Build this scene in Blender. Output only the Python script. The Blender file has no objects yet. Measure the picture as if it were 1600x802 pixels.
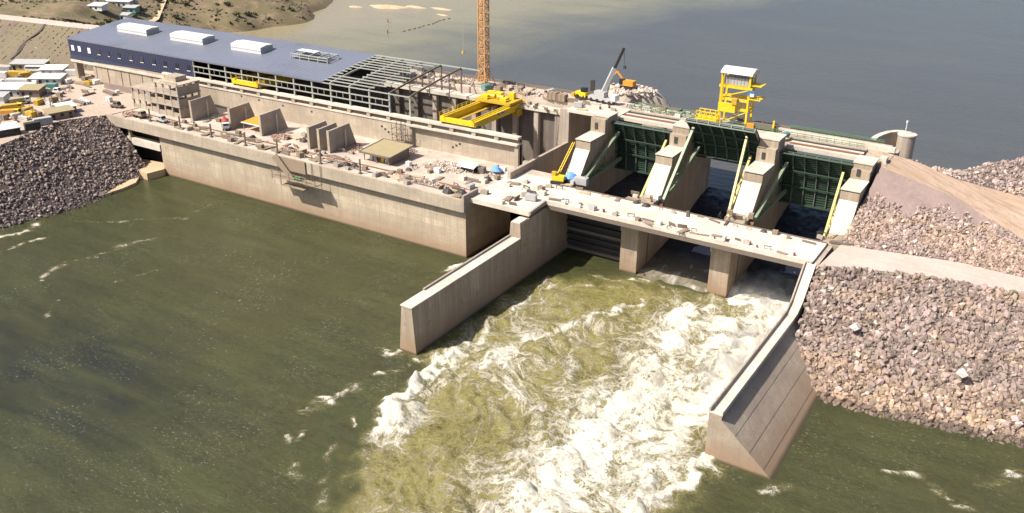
import bpy, bmesh, math, random
import numpy as np
from mathutils import Vector, Matrix, Quaternion
R = math.radians
rng = random.Random(7)
nrs = np.random.RandomState(11)
scene = bpy.context.scene
col = scene.collection

# ------------------------------------------------------------------ materials
def new_mat(name):
    m = bpy.data.materials.new(name); m.use_nodes = True
    nt = m.node_tree
    return m, nt, nt.nodes['Principled BSDF']
def nd(nt, t, **kw):
    n = nt.nodes.new(t)
    for k, v in kw.items():
        if k.startswith('i_'): n.inputs[k[2:].replace('_', ' ')].default_value = v
        else: setattr(n, k, v)
    return n
def math_n(nt, op, a, b=None, c=None, clamp=False):
    n = nt.nodes.new('ShaderNodeMath'); n.operation = op; n.use_clamp = clamp
    for i, v in enumerate((a, b, c)):
        if v is None: continue
        if isinstance(v, (int, float)): n.inputs[i].default_value = v
        else: nt.links.new(v, n.inputs[i])
    return n.outputs[0]
def mix_c(nt, fac, a, b, blend='MIX'):
    n = nt.nodes.new('ShaderNodeMix'); n.data_type = 'RGBA'; n.blend_type = blend; n.clamp_factor = True
    for s, v in ((n.inputs[0], fac), (n.inputs[6], a), (n.inputs[7], b)):
        if isinstance(v, (int, float)): s.default_value = v
        elif isinstance(v, tuple): s.default_value = v if len(v) == 4 else v + (1,)
        else: nt.links.new(v, s)
    return n.outputs[2]
def world_pos(nt, sx=1, sy=1, sz=1):
    g = nt.nodes.new('ShaderNodeNewGeometry')
    mp = nt.nodes.new('ShaderNodeMapping'); mp.inputs['Scale'].default_value = (sx, sy, sz)
    nt.links.new(g.outputs['Position'], mp.inputs['Vector'])
    return mp.outputs[0]
def noise(nt, vec, scale, detail=6, rough=.6, dist=0):
    n = nt.nodes.new('ShaderNodeTexNoise'); n.inputs['Scale'].default_value = scale
    n.inputs['Detail'].default_value = detail; n.inputs['Roughness'].default_value = rough
    n.inputs['Distortion'].default_value = dist
    nt.links.new(vec, n.inputs['Vector']); return n.outputs['Fac']
def ramp(nt, fac, lo, hi, a=0., b=1.):
    n = nt.nodes.new('ShaderNodeMapRange'); n.clamp = True
    n.inputs['From Min'].default_value = lo; n.inputs['From Max'].default_value = hi
    n.inputs['To Min'].default_value = a; n.inputs['To Max'].default_value = b
    nt.links.new(fac, n.inputs['Value']); return n.outputs[0]
def sep(nt, vec):
    n = nt.nodes.new('ShaderNodeSeparateXYZ'); nt.links.new(vec, n.inputs[0]); return n.outputs
def bump(nt, h, strength, dist, bsdf):
    b = nt.nodes.new('ShaderNodeBump'); b.inputs['Strength'].default_value = strength; b.inputs['Distance'].default_value = dist
    nt.links.new(h, b.inputs['Height']); nt.links.new(b.outputs[0], bsdf.inputs['Normal'])

def concrete(name, a, b, stain=(.16, .10, .06), water=False, lift=0., board=0., streak=.5, dirt=.5, joint=0., track=0.):
    m, nt, p = new_mat(name)
    w = world_pos(nt)
    n1 = noise(nt, w, .12, 8, .65)
    n2 = noise(nt, w, 1.7, 6, .7)
    c = mix_c(nt, ramp(nt, n1, .40, .60), a, tuple(x * .9 for x in b))
    c = mix_c(nt, ramp(nt, n2, .35, .68, 0, .6), c, tuple(x * .6 for x in a))
    # vertical run-off streaks
    s = noise(nt, world_pos(nt, 1.1, 1.1, .06), 1.0, 6, .65)
    c = mix_c(nt, ramp(nt, s, .48, .66, 0, streak), c, tuple(x * .55 + y * .15 for x, y in zip(a, stain)))
    c = mix_c(nt, ramp(nt, noise(nt, w, .35, 8, .7, .6), .58, .72, 0, dirt), c, stain)
    g = sep(nt, w)
    if lift:
        f = math_n(nt, 'FRACT', math_n(nt, 'DIVIDE', g[2], lift))
        wob = noise(nt, world_pos(nt, .3, .3, 3), 1, 4)
        line = math_n(nt, 'MULTIPLY', math_n(nt, 'LESS_THAN', f, .045), ramp(nt, wob, .35, .6, 0, .7))
        c = mix_c(nt, line, c, tuple(x * .45 for x in a))
        lay = math_n(nt, 'FLOOR', math_n(nt, 'DIVIDE', g[2], lift))
        wn = nt.nodes.new('ShaderNodeTexWhiteNoise'); wn.noise_dimensions = '1D'; nt.links.new(lay, wn.inputs['W'])
        c = mix_c(nt, math_n(nt, 'MULTIPLY', wn.outputs[0], .3), c, tuple(x * .72 for x in b))
    if track:
        t1 = noise(nt, world_pos(nt, .035, .9, 1), 1.0, 5, .6, .6)
        c = mix_c(nt, ramp(nt, t1, .50, .62, 0, track), c, tuple(x * .55 + y * .25 for x, y in zip(a, stain)))
        c = mix_c(nt, ramp(nt, noise(nt, w, .22, 9, .75, .5), .5, .62, 0, track), c, tuple(x * .7 for x in b))
    if joint:
        u = math_n(nt, 'ADD', g[0], g[1])
        f = math_n(nt, 'FRACT', math_n(nt, 'DIVIDE', u, joint))
        wob2 = noise(nt, world_pos(nt, .5, .5, .5), 1, 4)
        c = mix_c(nt, math_n(nt, 'MULTIPLY', math_n(nt, 'LESS_THAN', f, .16 / joint), ramp(nt, wob2, .3, .6, .15, .75)), c, tuple(x * .4 for x in a))
        # slightly different pours, panel by panel
        cell = math_n(nt, 'ADD', math_n(nt, 'FLOOR', math_n(nt, 'DIVIDE', u, joint)), math_n(nt, 'MULTIPLY', math_n(nt, 'FLOOR', math_n(nt, 'DIVIDE', g[2], lift or 2.5)), 17.3))
        wn = nt.nodes.new('ShaderNodeTexWhiteNoise'); wn.noise_dimensions = '1D'; nt.links.new(cell, wn.inputs['W'])
        c = mix_c(nt, math_n(nt, 'MULTIPLY', wn.outputs[0], .38), c, tuple(x * .66 for x in b))
        # tie holes
        tx = math_n(nt, 'ABSOLUTE', math_n(nt, 'SUBTRACT', math_n(nt, 'FRACT', math_n(nt, 'DIVIDE', u, 1.5)), .5))
        tz = math_n(nt, 'ABSOLUTE', math_n(nt, 'SUBTRACT', math_n(nt, 'FRACT', math_n(nt, 'DIVIDE', g[2], 1.25)), .5))
        hole = math_n(nt, 'MULTIPLY', math_n(nt, 'LESS_THAN', tx, .06), math_n(nt, 'LESS_THAN', tz, .07))
        c = mix_c(nt, math_n(nt, 'MULTIPLY', hole, .6), c, tuple(x * .3 for x in a))
    if board:
        u = math_n(nt, 'ADD', g[0], g[1])
        f = math_n(nt, 'FRACT', math_n(nt, 'DIVIDE', u, board))
        lay = math_n(nt, 'FLOOR', math_n(nt, 'DIVIDE', u, board))
        wn = nt.nodes.new('ShaderNodeTexWhiteNoise'); wn.noise_dimensions = '1D'; nt.links.new(lay, wn.inputs['W'])
        c = mix_c(nt, math_n(nt, 'MULTIPLY', wn.outputs[0], .45), c, tuple(x * .6 for x in b))
        c = mix_c(nt, math_n(nt, 'MULTIPLY', math_n(nt, 'LESS_THAN', f, .07), .5), c, stain)
    if water:
        zz = math_n(nt, 'ADD', g[2], ramp(nt, noise(nt, world_pos(nt, .25, .25, .4), 1, 6), 0, 1, -2.2, 2.2))
        c = mix_c(nt, ramp(nt, zz, .8, 6.5, .8, 0), c, (.27, .175, .105))
        c = mix_c(nt, ramp(nt, g[2], .25, .8, .85, 0), c, (.06, .045, .025))
    nt.links.new(c, p.inputs['Base Color'])
    p.inputs['Roughness'].default_value = .9
    bump(nt, noise(nt, w, 2.5, 8, .7), .35, .25, p)
    return m
def paint(name, a, dirt=(.12, .08, .05), amt=.35, rough=.55, metal=0., scale=1.5):
    m, nt, p = new_mat(name)
    w = world_pos(nt)
    c = mix_c(nt, ramp(nt, noise(nt, w, scale, 7, .7), .45, .75, 0, amt), a, dirt)
    c = mix_c(nt, ramp(nt, noise(nt, world_pos(nt, 1, 1, .15), scale * 1.3, 5, .7), .5, .8, 0, amt), c, tuple(x * .6 for x in a))
    nt.links.new(c, p.inputs['Base Color']); p.inputs['Roughness'].default_value = rough; p.inputs['Metallic'].default_value = metal
    return m
def ground_mat(name, a, b, c3, s1=.05, s2=.6, spots=None, bs=.5, tracks=False):
    m, nt, p = new_mat(name)
    w = world_pos(nt)
    c = mix_c(nt, ramp(nt, noise(nt, w, s1, 8, .65, .5), .35, .65), a, b)
    c = mix_c(nt, ramp(nt, noise(nt, w, s2, 8, .72), .5, .72, 0, .7), c, c3)
    if spots: c = mix_c(nt, ramp(nt, noise(nt, w, .07, 10, .78, .4), .43, .51, 0, .85), c, spots)
    if tracks:
        mpv = nt.nodes.new('ShaderNodeMapping'); mpv.vector_type = 'TEXTURE'; mpv.inputs['Rotation'].default_value = (0, 0, tracks if tracks is not True else 0); mpv.inputs['Scale'].default_value = (28, 1.6, 2)
        nt.links.new(w, mpv.inputs['Vector'])
        tr = noise(nt, mpv.outputs[0], 1.0, 5, .6, 1.2)
        c = mix_c(nt, ramp(nt, tr, .48, .6, 0, .55), c, tuple(x * .72 for x in c3))
    nt.links.new(c, p.inputs['Base Color']); p.inputs['Roughness'].default_value = .95
    bump(nt, noise(nt, w, 1.2, 9, .75), bs, .6, p)
    return m
def rock_mat(name):
    m, nt, p = new_mat(name)
    at = nt.nodes.new('ShaderNodeAttribute'); at.attribute_name = 'tint'
    w = world_pos(nt)
    c = mix_c(nt, ramp(nt, noise(nt, w, 2.2, 6, .7), .35, .7, 0, .6), at.outputs['Color'], (.20, .15, .13))
    nt.links.new(c, p.inputs['Base Color']); p.inputs['Roughness'].default_value = .92
    bump(nt, noise(nt, w, 3.5, 7, .7), .5, .25, p)
    return m

M = {}
M['conc'] = concrete('pale_concrete', (.55, .465, .36), (.42, .35, .268), lift=2.5, streak=.65, dirt=.5, joint=4.35)
M['conc_w'] = concrete('river_wall_concrete', (.57, .48, .36), (.46, .375, .275), water=True, lift=2.0, streak=.85, dirt=.55, joint=8.5)
M['conc_step'] = concrete('batter_concrete', (.44, .365, .285), (.35, .285, .225), water=True, lift=0, streak=.45, dirt=.45, joint=6.)
M['pier'] = concrete('pier_concrete', (.50, .43, .36), (.42, .35, .29), board=1.2, streak=.6, dirt=.4)
M['pier_w'] = concrete('wet_pier_concrete', (.47, .385, .295), (.38, .305, .225), water=True, board=1.4, streak=.8, dirt=.8)
M['white_c'] = concrete('fresh_white_concrete', (.66, .60, .51), (.54, .48, .40), streak=.25, dirt=.25)
M['deck'] = concrete('dusty_deck', (.60, .51, .435), (.45, .365, .305), stain=(.20, .125, .09), streak=.1, dirt=.75, track=.5)
M['bridge'] = concrete('bridge_deck_concrete', (.74, .665, .575), (.60, .525, .445), stain=(.25, .18, .135), streak=.1, dirt=.65, track=.5)
M['grey_c'] = concrete('grey_concrete', (.42, .36, .30), (.33, .28, .235), board=.0, streak=.4, dirt=.3)
M['dark_c'] = concrete('shade_dark_concrete', (.20, .17, .15), (.15, .13, .11), board=1.5, streak=.5, dirt=.5)  # recess and indoor shade is put into this darker concrete colour
M['rust'] = paint('rusty_steel', (.20, .085, .045), (.08, .04, .025), .6, .8)
M['dark'] = paint('dark_steel', (.035, .035, .035), (.09, .06, .04), .5, .6)
M['steel'] = paint('grey_primer_steel', (.36, .37, .34), (.20, .15, .11), .35, .5)
M['pale_steel'] = paint('pale_galvanised_steel', (.36, .375, .34), (.2, .16, .12), .4, .45)
M['brown_steel'] = paint('brown_primer_steel', (.16, .13, .11), (.08, .05, .03), .4, .6)
M['green'] = paint('green_gate_paint', (.030, .058, .040), (.05, .04, .025), .5, .5)
M['green2'] = paint('pale_green_gate_paint', (.14, .185, .15), (.10, .09, .06), .4, .5)
M['green_rail'] = paint('green_rail_paint', (.05, .20, .10), (.10, .09, .05), .4, .5)
M['arm'] = paint('weathered_shaded_arm_paint', (.20, .26, .17), (.12, .10, .05), .5, .5)  # left arms: pier shade painted in as a darker green
M['armsunlit'] = paint('sunlit_arm_paint', (.52, .47, .20), (.24, .2, .08), .35, .5)  # right arms: sunlight painted in as pale yellow
M['yellow'] = paint('crane_yellow', (.80, .55, .015), (.30, .19, .05), .6, .45)
M['yellow_d'] = paint('worn_yellow', (.52, .34, .03), (.18, .12, .05), .6, .55)
M['orange'] = paint('orange_tarp', (.62, .27, .03), (.5, .25, .05), .3, .7)
M['tower'] = paint('faded_orange_lattice', (.52, .27, .10), (.28, .16, .08), .5, .6)
M['white'] = paint('white_sheet', (.66, .66, .64), (.5, .46, .4), .25, .6)
M['blue'] = paint('blue_cladding', (.030, .038, .088), (.03, .034, .055), .4, .45)
M['roofblue'] = paint('blue_grey_roof_sheet', (.152, .166, .218), (.155, .162, .185), .8, .42, scale=.045)
M['skyblue'] = paint('blue_tarp', (.10, .28, .72), (.3, .35, .5), .3, .6)
M['teal'] = paint('teal_container', (.12, .28, .26), (.2, .16, .12), .4, .6)
M['red'] = paint('red_paint', (.42, .05, .04), (.2, .08, .05), .4, .5)
M['timber'] = paint('weathered_timber', (.28, .215, .155), (.12, .085, .06), .6, .9, scale=3)
M['timber2'] = paint('fresh_timber', (.46, .37, .255), (.26, .19, .12), .5, .9, scale=3)
M['tan_sheet'] = paint('tan_roof_sheet', (.33, .275, .155), (.18, .14, .08), .6, .7)
M['glass'] = paint('dark_glass', (.02, .024, .03), (.03, .03, .03), .2, .15)
M['bright'] = paint('pale_window_pane', (.75, .78, .85), (.6, .6, .65), .2, .4)  # plain pale colour for the first few panes
M['tyre'] = paint('black_rubber', (.02, .02, .02), (.06, .05, .04), .4, .85)
M['drum'] = paint('blue_drum', (.05, .14, .35), (.1, .08, .06), .4, .5)
M['grey'] = paint('grey_sheet_metal', (.40, .40, .40), (.22, .18, .15), .4, .55)
M['yard'] = ground_mat('yard_dirt', (.48, .375, .30), (.37, .28, .22), (.56, .46, .39), .06, .5, tracks=True)
M['road'] = ground_mat('pale_gravel_road', (.52, .42, .365), (.44, .35, .30), (.58, .49, .43), .1, .6, tracks=True)
M['dirt_road'] = ground_mat('ochre_dirt_road', (.40, .28, .195), (.46, .34, .26), (.34, .235, .17), .09, .35, tracks=R(-32))
M['emb'] = ground_mat('embankment_gravel', (.165, .122, .095), (.135, .105, .08), (.22, .17, .13), .05, .9, spots=(.165, .14, .085))
M['land'] = ground_mat('dry_grass_land', (.235, .165, .105), (.165, .125, .072), (.33, .225, .155), .03, .3, spots=(.13, .11, .055))
M['bank'] = ground_mat('pinkish_rubble_ground', (.13, .10, .088), (.10, .078, .068), (.18, .14, .122), .08, .9)
M['darkbank'] = ground_mat('dark_rubble_ground', (.075, .057, .053), (.055, .042, .04), (.1, .08, .07), .08, .9)
M['fill'] = ground_mat('purple_grey_fill', (.27, .20, .182), (.225, .168, .152), (.33, .255, .23), .1, .7)
M['sand'] = ground_mat('tan_sand', (.50, .38, .24), (.42, .31, .19), (.55, .45, .31), .1, .6)
M['rubble'] = ground_mat('cream_rubble', (.48, .41, .34), (.38, .32, .265), (.56, .49, .42), .2, 1.)
M['rock'] = rock_mat('quarry_rock')
def leaf_mat():
    m, nt, p = new_mat('dusty_leaves')
    w = world_pos(nt)
    nt.links.new(mix_c(nt, ramp(nt, noise(nt, w, .6, 4), .35, .65), (.07, .075, .03), (.12, .11, .05)), p.inputs['Base Color'])
    p.inputs['Roughness'].default_value = .9
    return m
M['leaf'] = leaf_mat()
def mist_mat():
    m = bpy.data.materials.new('spray_mist'); m.use_nodes = True; nt = m.node_tree
    for n in list(nt.nodes): nt.nodes.remove(n)
    o = nt.nodes.new('ShaderNodeOutputMaterial'); v = nt.nodes.new('ShaderNodeVolumePrincipled')
    v.inputs['Color'].default_value = (.95, .95, .93, 1)
    tc = nt.nodes.new('ShaderNodeTexCoord'); ln = nt.nodes.new('ShaderNodeVectorMath'); ln.operation = 'LENGTH'
    nt.links.new(tc.outputs['Object'], ln.inputs[0])
    fall = ramp(nt, ln.outputs['Value'], 1.0, .15)
    n = ramp(nt, noise(nt, world_pos(nt), .28, 5, .6, .4), .42, .66)
    nt.links.new(math_n(nt, 'MULTIPLY', math_n(nt, 'MULTIPLY', fall, n), .34), v.inputs['Density'])
    nt.links.new(v.outputs[0], o.inputs['Volume']); return m
M['mist'] = mist_mat()

# ------------------------------------------------------------------ mesh helper
def tag(o, label=None, cat=None, group=None, kind=None):
    if label: o['label'] = label
    if cat: o['category'] = cat
    if group: o['group'] = group
    if kind: o['kind'] = kind
    return o
def empty(name, loc, label, cat, group=None, rz=0.):
    o = bpy.data.objects.new(name, None); col.objects.link(o)
    o.location = loc; o.rotation_euler = (0, 0, rz); o.empty_display_size = .5
    return tag(o, label, cat, group)
class MB:
    def __init__(self, tf=None): self.v = []; self.f = []; self.tf = tf
    def add(self, vs, fs):
        n = len(self.v); self.v += [tuple(p) for p in vs]; self.f += [tuple(n + i for i in f) for f in fs]; return self
    def box(self, x0, x1, y0, y1, z0, z1):
        vs = [(x, y, z) for z in (z0, z1) for y in (y0, y1) for x in (x0, x1)]
        return self.add(vs, [(0, 2, 3, 1), (4, 5, 7, 6), (0, 1, 5, 4), (2, 6, 7, 3), (0, 4, 6, 2), (1, 3, 7, 5)])
    def obox(self, c, s, rz=0., tilt=0.):
        m = Matrix.Rotation(rz, 3, 'Z') @ Matrix.Rotation(tilt, 3, 'X'); c = Vector(c)
        vs = [c + m @ Vector((x * s[0] / 2, y * s[1] / 2, z * s[2] / 2)) for z in (-1, 1) for y in (-1, 1) for x in (-1, 1)]
        return self.add(vs, [(0, 2, 3, 1), (4, 5, 7, 6), (0, 1, 5, 4), (2, 6, 7, 3), (0, 4, 6, 2), (1, 3, 7, 5)])
    def bar(self, a, b, w, h=None):
        h = h or w; a = Vector(a); b = Vector(b); d = (b - a).normalized()
        up = Vector((0, 0, 1)) if abs(d.z) < .95 else Vector((1, 0, 0))
        s = d.cross(up).normalized() * (w / 2); u = s.cross(d).normalized() * (h / 2)
        vs = [p + i * s + j * u for p in (a, b) for i, j in ((-1, -1), (1, -1), (1, 1), (-1, 1))]
        return self.add(vs, [(0, 1, 2, 3), (7, 6, 5, 4), (0, 4, 5, 1), (1, 5, 6, 2), (2, 6, 7, 3), (3, 7, 4, 0)])
    def tube(self, a, b, r, n=8, r2=None):
        r2 = r if r2 is None else r2; a = Vector(a); b = Vector(b); d = (b - a).normalized()
        up = Vector((0, 0, 1)) if abs(d.z) < .95 else Vector((1, 0, 0))
        s = d.cross(up).normalized(); u = s.cross(d).normalized()
        vs = [p + (s * math.cos(2 * math.pi * k / n) + u * math.sin(2 * math.pi * k / n)) * q for p, q in ((a, r), (b, r2)) for k in range(n)]
        fs = [(k, (k + 1) % n, n + (k + 1) % n, n + k) for k in range(n)] + [tuple(range(n))[::-1], tuple(range(n, 2 * n))]
        return self.add(vs, fs)
    def prof(self, x0, x1, yz):          # extrude a (y,z) polygon along x
        n = len(yz)
        vs = [(x, y, z) for x in (x0, x1) for y, z in yz]
        return self.add(vs, [tuple(range(n)), tuple(range(n, 2 * n))[::-1]] + [(k, n + k, n + (k + 1) % n, (k + 1) % n) for k in range(n)])
    def prism(self, xy, z0, z1):
        n = len(xy)
        vs = [(x, y, z) for z in (z0, z1) for x, y in xy]
        return self.add(vs, [tuple(range(n))[::-1], tuple(range(n, 2 * n))] + [(k, (k + 1) % n, n + (k + 1) % n, n + k) for k in range(n)])
    def profx(self, y0, y1, xz):         # extrude an (x,z) polygon along y
        n = len(xz)
        vs = [(x, y, z) for y in (y0, y1) for x, z in xz]
        return self.add(vs, [tuple(range(n)), tuple(range(n, 2 * n))[::-1]] + [(k, n + k, n + (k + 1) % n, (k + 1) % n) for k in range(n)])
    def build(self, name, mat, parent=None, smooth=False, fix=True):
        me = bpy.data.meshes.new(name)
        v = [self.tf(p) for p in self.v] if self.tf else self.v
        off = Vector((0, 0, 0))
        q = parent
        while q is not None: off += q.location; q = q.parent
        me.from_pydata([(p[0] - off.x, p[1] - off.y, p[2] - off.z) for p in v], [], self.f)
        if fix:
            bm = bmesh.new(); bm.from_mesh(me); bmesh.ops.recalc_face_normals(bm, faces=bm.faces); bm.to_mesh(me); bm.free()
        me.materials.append(M[mat] if isinstance(mat, str) else mat)
        if smooth: me.polygons.foreach_set('use_smooth', [True] * len(me.polygons))
        o = bpy.data.objects.new(name, me); col.objects.link(o)
        if parent: o.parent = parent
        return o
def copy_tree(o, parent=None):
    c = o.copy(); col.objects.link(c)
    if parent is not None: c.parent = parent
    for ch in list(o.children): copy_tree(ch, c)
    return c
def put(o, loc, rz=0., label=None, group=None, first=False, scale=None):
    c = o if first else copy_tree(o)
    c.location = loc; c.rotation_euler = (0, 0, rz)
    if scale: c.scale = (scale,) * 3
    if label: c['label'] = label
    if group: c['group'] = group
    return c
def resample(pl, n):
    pl = np.array(pl, float); d = np.r_[0, np.cumsum(np.linalg.norm(np.diff(pl, axis=0), axis=1))]
    t = np.linspace(0, d[-1], n); return np.stack([np.interp(t, d, pl[:, k]) for k in range(3)], 1)
def vnoise(x, y, seed, f):
    # smooth value noise, numpy
    r = np.random.RandomState(seed).rand(256, 256)
    x = x * f; y = y * f; xi = np.floor(x).astype(int); yi = np.floor(y).astype(int); u = x - xi; v = y - yi
    u = u * u * (3 - 2 * u); v = v * v * (3 - 2 * v)
    g = lambda a, b: r[a & 255, b & 255]
    return (g(xi, yi) * (1 - u) + g(xi + 1, yi) * u) * (1 - v) + (g(xi, yi + 1) * (1 - u) + g(xi + 1, yi + 1) * u) * v
def grid_mesh(name, P, mat, kind='structure', smooth=True, mask=None):
    ny, nx = P.shape[:2]
    idx = np.arange(nx * ny).reshape(ny, nx)
    f = np.stack([idx[:-1, :-1], idx[:-1, 1:], idx[1:, 1:], idx[1:, :-1]], -1).reshape(-1, 4)
    if mask is not None: f = f[mask.ravel()[f].any(1)]
    me = bpy.data.meshes.new(name); me.from_pydata(P.reshape(-1, 3).tolist(), [], f.tolist())
    me.materials.append(M[mat] if isinstance(mat, str) else mat)
    me.polygons.foreach_set('use_smooth', [smooth] * len(me.polygons))
    o = bpy.data.objects.new(name, me); col.objects.link(o)
    if kind: o['kind'] = kind
    return o
def strip(name, A, Bl, mat, na=60, nb=12, amp=.3, kind='structure', f=.25, seed=3):
    a = resample(A, na); b = resample(Bl, na)
    t = np.linspace(0, 1, nb)[:, None, None]
    P = a[None] * (1 - t) + b[None] * t
    n = vnoise(P[..., 0] + 500, P[..., 1] + 500, seed, f) + .5 * vnoise(P[..., 0] + 900, P[..., 1] + 700, seed + 1, f * 2.3) - .75
    edge = np.minimum(1, np.minimum(t, 1 - t) * 6)[..., 0]
    P[..., 2] += n * amp * 2 * edge
    return grid_mesh(name, P, mat, kind), P
# ------------------------------------------------------------------ rocks
def rock_variants(n, seed, npts=15, flat=.75):
    out = []; r = np.random.RandomState(seed)
    for _ in range(n):
        bm = bmesh.new()
        p = r.randn(npts, 3); p /= np.linalg.norm(p, axis=1)[:, None]; p *= (.38 + .2 * r.rand(npts, 1)); p *= np.array([1.15, .9, flat])
        for q in p: bm.verts.new(q)
        h = bmesh.ops.convex_hull(bm, input=bm.verts)
        bmesh.ops.delete(bm, geom=[g for g in h['geom_interior'] if isinstance(g, bmesh.types.BMVert)], context='VERTS')
        bm.verts.index_update()
        out.append((np.array([v.co[:] for v in bm.verts]), [tuple(v.index for v in f.verts) for f in bm.faces]))
        bm.free()
    return out
RV = rock_variants(14, 5)
def rand_rot(r, n):
    q = r.randn(n, 4); q /= np.linalg.norm(q, axis=1)[:, None]; w, x, y, z = q.T
    return np.stack([np.stack([1 - 2 * (y * y + z * z), 2 * (x * y - z * w), 2 * (x * z + y * w)], -1),
                     np.stack([2 * (x * y + z * w), 1 - 2 * (x * x + z * z), 2 * (y * z - x * w)], -1),
                     np.stack([2 * (x * z - y * w), 2 * (y * z + x * w), 1 - 2 * (x * x + y * y)], -1)], 1)
def rocks(name, pts, size, tint, seed, flat=1.):
    r = np.random.RandomState(seed); n = len(pts); which = r.randint(0, len(RV), n); rot = rand_rot(r, n)
    V = []; F = []; C = []; base = 0
    for k, (rv, rf) in enumerate(RV):
        i = np.where(which == k)[0]
        if not len(i): continue
        vs = np.einsum('nij,vj->nvi', rot[i], rv) * np.array([1, 1, flat]) * size[i][:, None, None] + pts[i][:, None, :]
        m = len(rv); V.append(vs.reshape(-1, 3)); C.append(np.repeat(tint[i], m, axis=0))
        fa = np.array(rf)[None] + (base + np.arange(len(i)) * m)[:, None, None]
        F.append(fa.reshape(-1, 3)); base += m * len(i)
    V = np.concatenate(V); F = np.concatenate(F); C = np.concatenate(C)
    me = bpy.data.meshes.new(name); me.from_pydata(V.tolist(), [], F.tolist())
    at = me.attributes.new('tint', 'FLOAT_COLOR', 'POINT'); at.data.foreach_set('color', np.c_[C, np.ones(len(C))].ravel())
    me.materials.append(M['rock'])
    o = bpy.data.objects.new(name, me); col.objects.link(o)
    return o
def tints(r, n, base, spread=.28, white=.03):
    v = np.exp(r.randn(n, 1) * spread) * np.array(base)[None] * (1 + r.randn(n, 3) * .025)
    w = r.rand(n) < white; v[w] = np.array([.55, .5, .46])
    return np.clip(v, .02, .75)
def sample(P, n, r):
    ny, nx = P.shape[:2]
    A = np.linalg.norm(np.cross(P[:-1, 1:] - P[:-1, :-1], P[1:, :-1] - P[:-1, :-1]), axis=-1).ravel()
    c = r.choice(len(A), n, p=A / A.sum()); j, i = np.divmod(c, nx - 1); u = r.rand(n, 1); v = r.rand(n, 1)
    return (P[j, i] * (1 - u) + P[j, i + 1] * u) * (1 - v) + (P[j + 1, i] * (1 - u) + P[j + 1, i + 1] * u) * v
# ------------------------------------------------------------------ camera, light, sky
cam = bpy.data.cameras.new('camera'); co = bpy.data.objects.new('camera', cam); col.objects.link(co); scene.camera = co
yaw, pitch, roll = R(-31.988), R(-24.775), R(.41)
fw = Vector((math.sin(yaw) * math.cos(pitch), math.cos(yaw) * math.cos(pitch), math.sin(pitch)))
r0 = Vector((math.cos(yaw), -math.sin(yaw), 0)); u0 = r0.cross(fw)
rr = r0 * math.cos(roll) + u0 * math.sin(roll); uu = -r0 * math.sin(roll) + u0 * math.cos(roll)
mw = Matrix((rr, uu, -fw)).transposed().to_4x4(); mw.translation = Vector((128.28, -214.878, 115.692)); co.matrix_world = mw
cam.sensor_width = 36; cam.lens = 36 * 1425.734 / 1600; cam.clip_start = 1; cam.clip_end = 6000
SUN = Vector((.53, .68, -1.0)).normalized()
sl = bpy.data.lights.new('sun', 'SUN'); sl.energy = 4.9; sl.angle = R(.5); sl.color = (1, .925, .81)
so = bpy.data.objects.new('sun', sl); col.objects.link(so); so.rotation_euler = SUN.to_track_quat('-Z', 'Y').to_euler(); so.location = (-100, -100, 200)
w = bpy.data.worlds.new('World'); scene.world = w; w.use_nodes = True
nt = w.node_tree; bg = nt.nodes['Background']
sk = nt.nodes.new('ShaderNodeTexSky'); sk.sky_type = 'NISHITA'; sk.sun_disc = False
sk.sun_elevation = math.asin(-SUN.z); sk.sun_rotation = math.atan2(-SUN.x, -SUN.y) % (2 * math.pi)
sk.altitude = 400; sk.air_density = .8; sk.dust_density = 4.0; sk.ozone_density = .6
nt.links.new(sk.outputs[0], bg.inputs[0]); bg.inputs[1].default_value = .095
vs = scene.view_settings; vs.view_transform = 'Standard'; vs.look = 'None'; vs.exposure = .66; vs.gamma = 1; vs.use_curve_mapping = False

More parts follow.
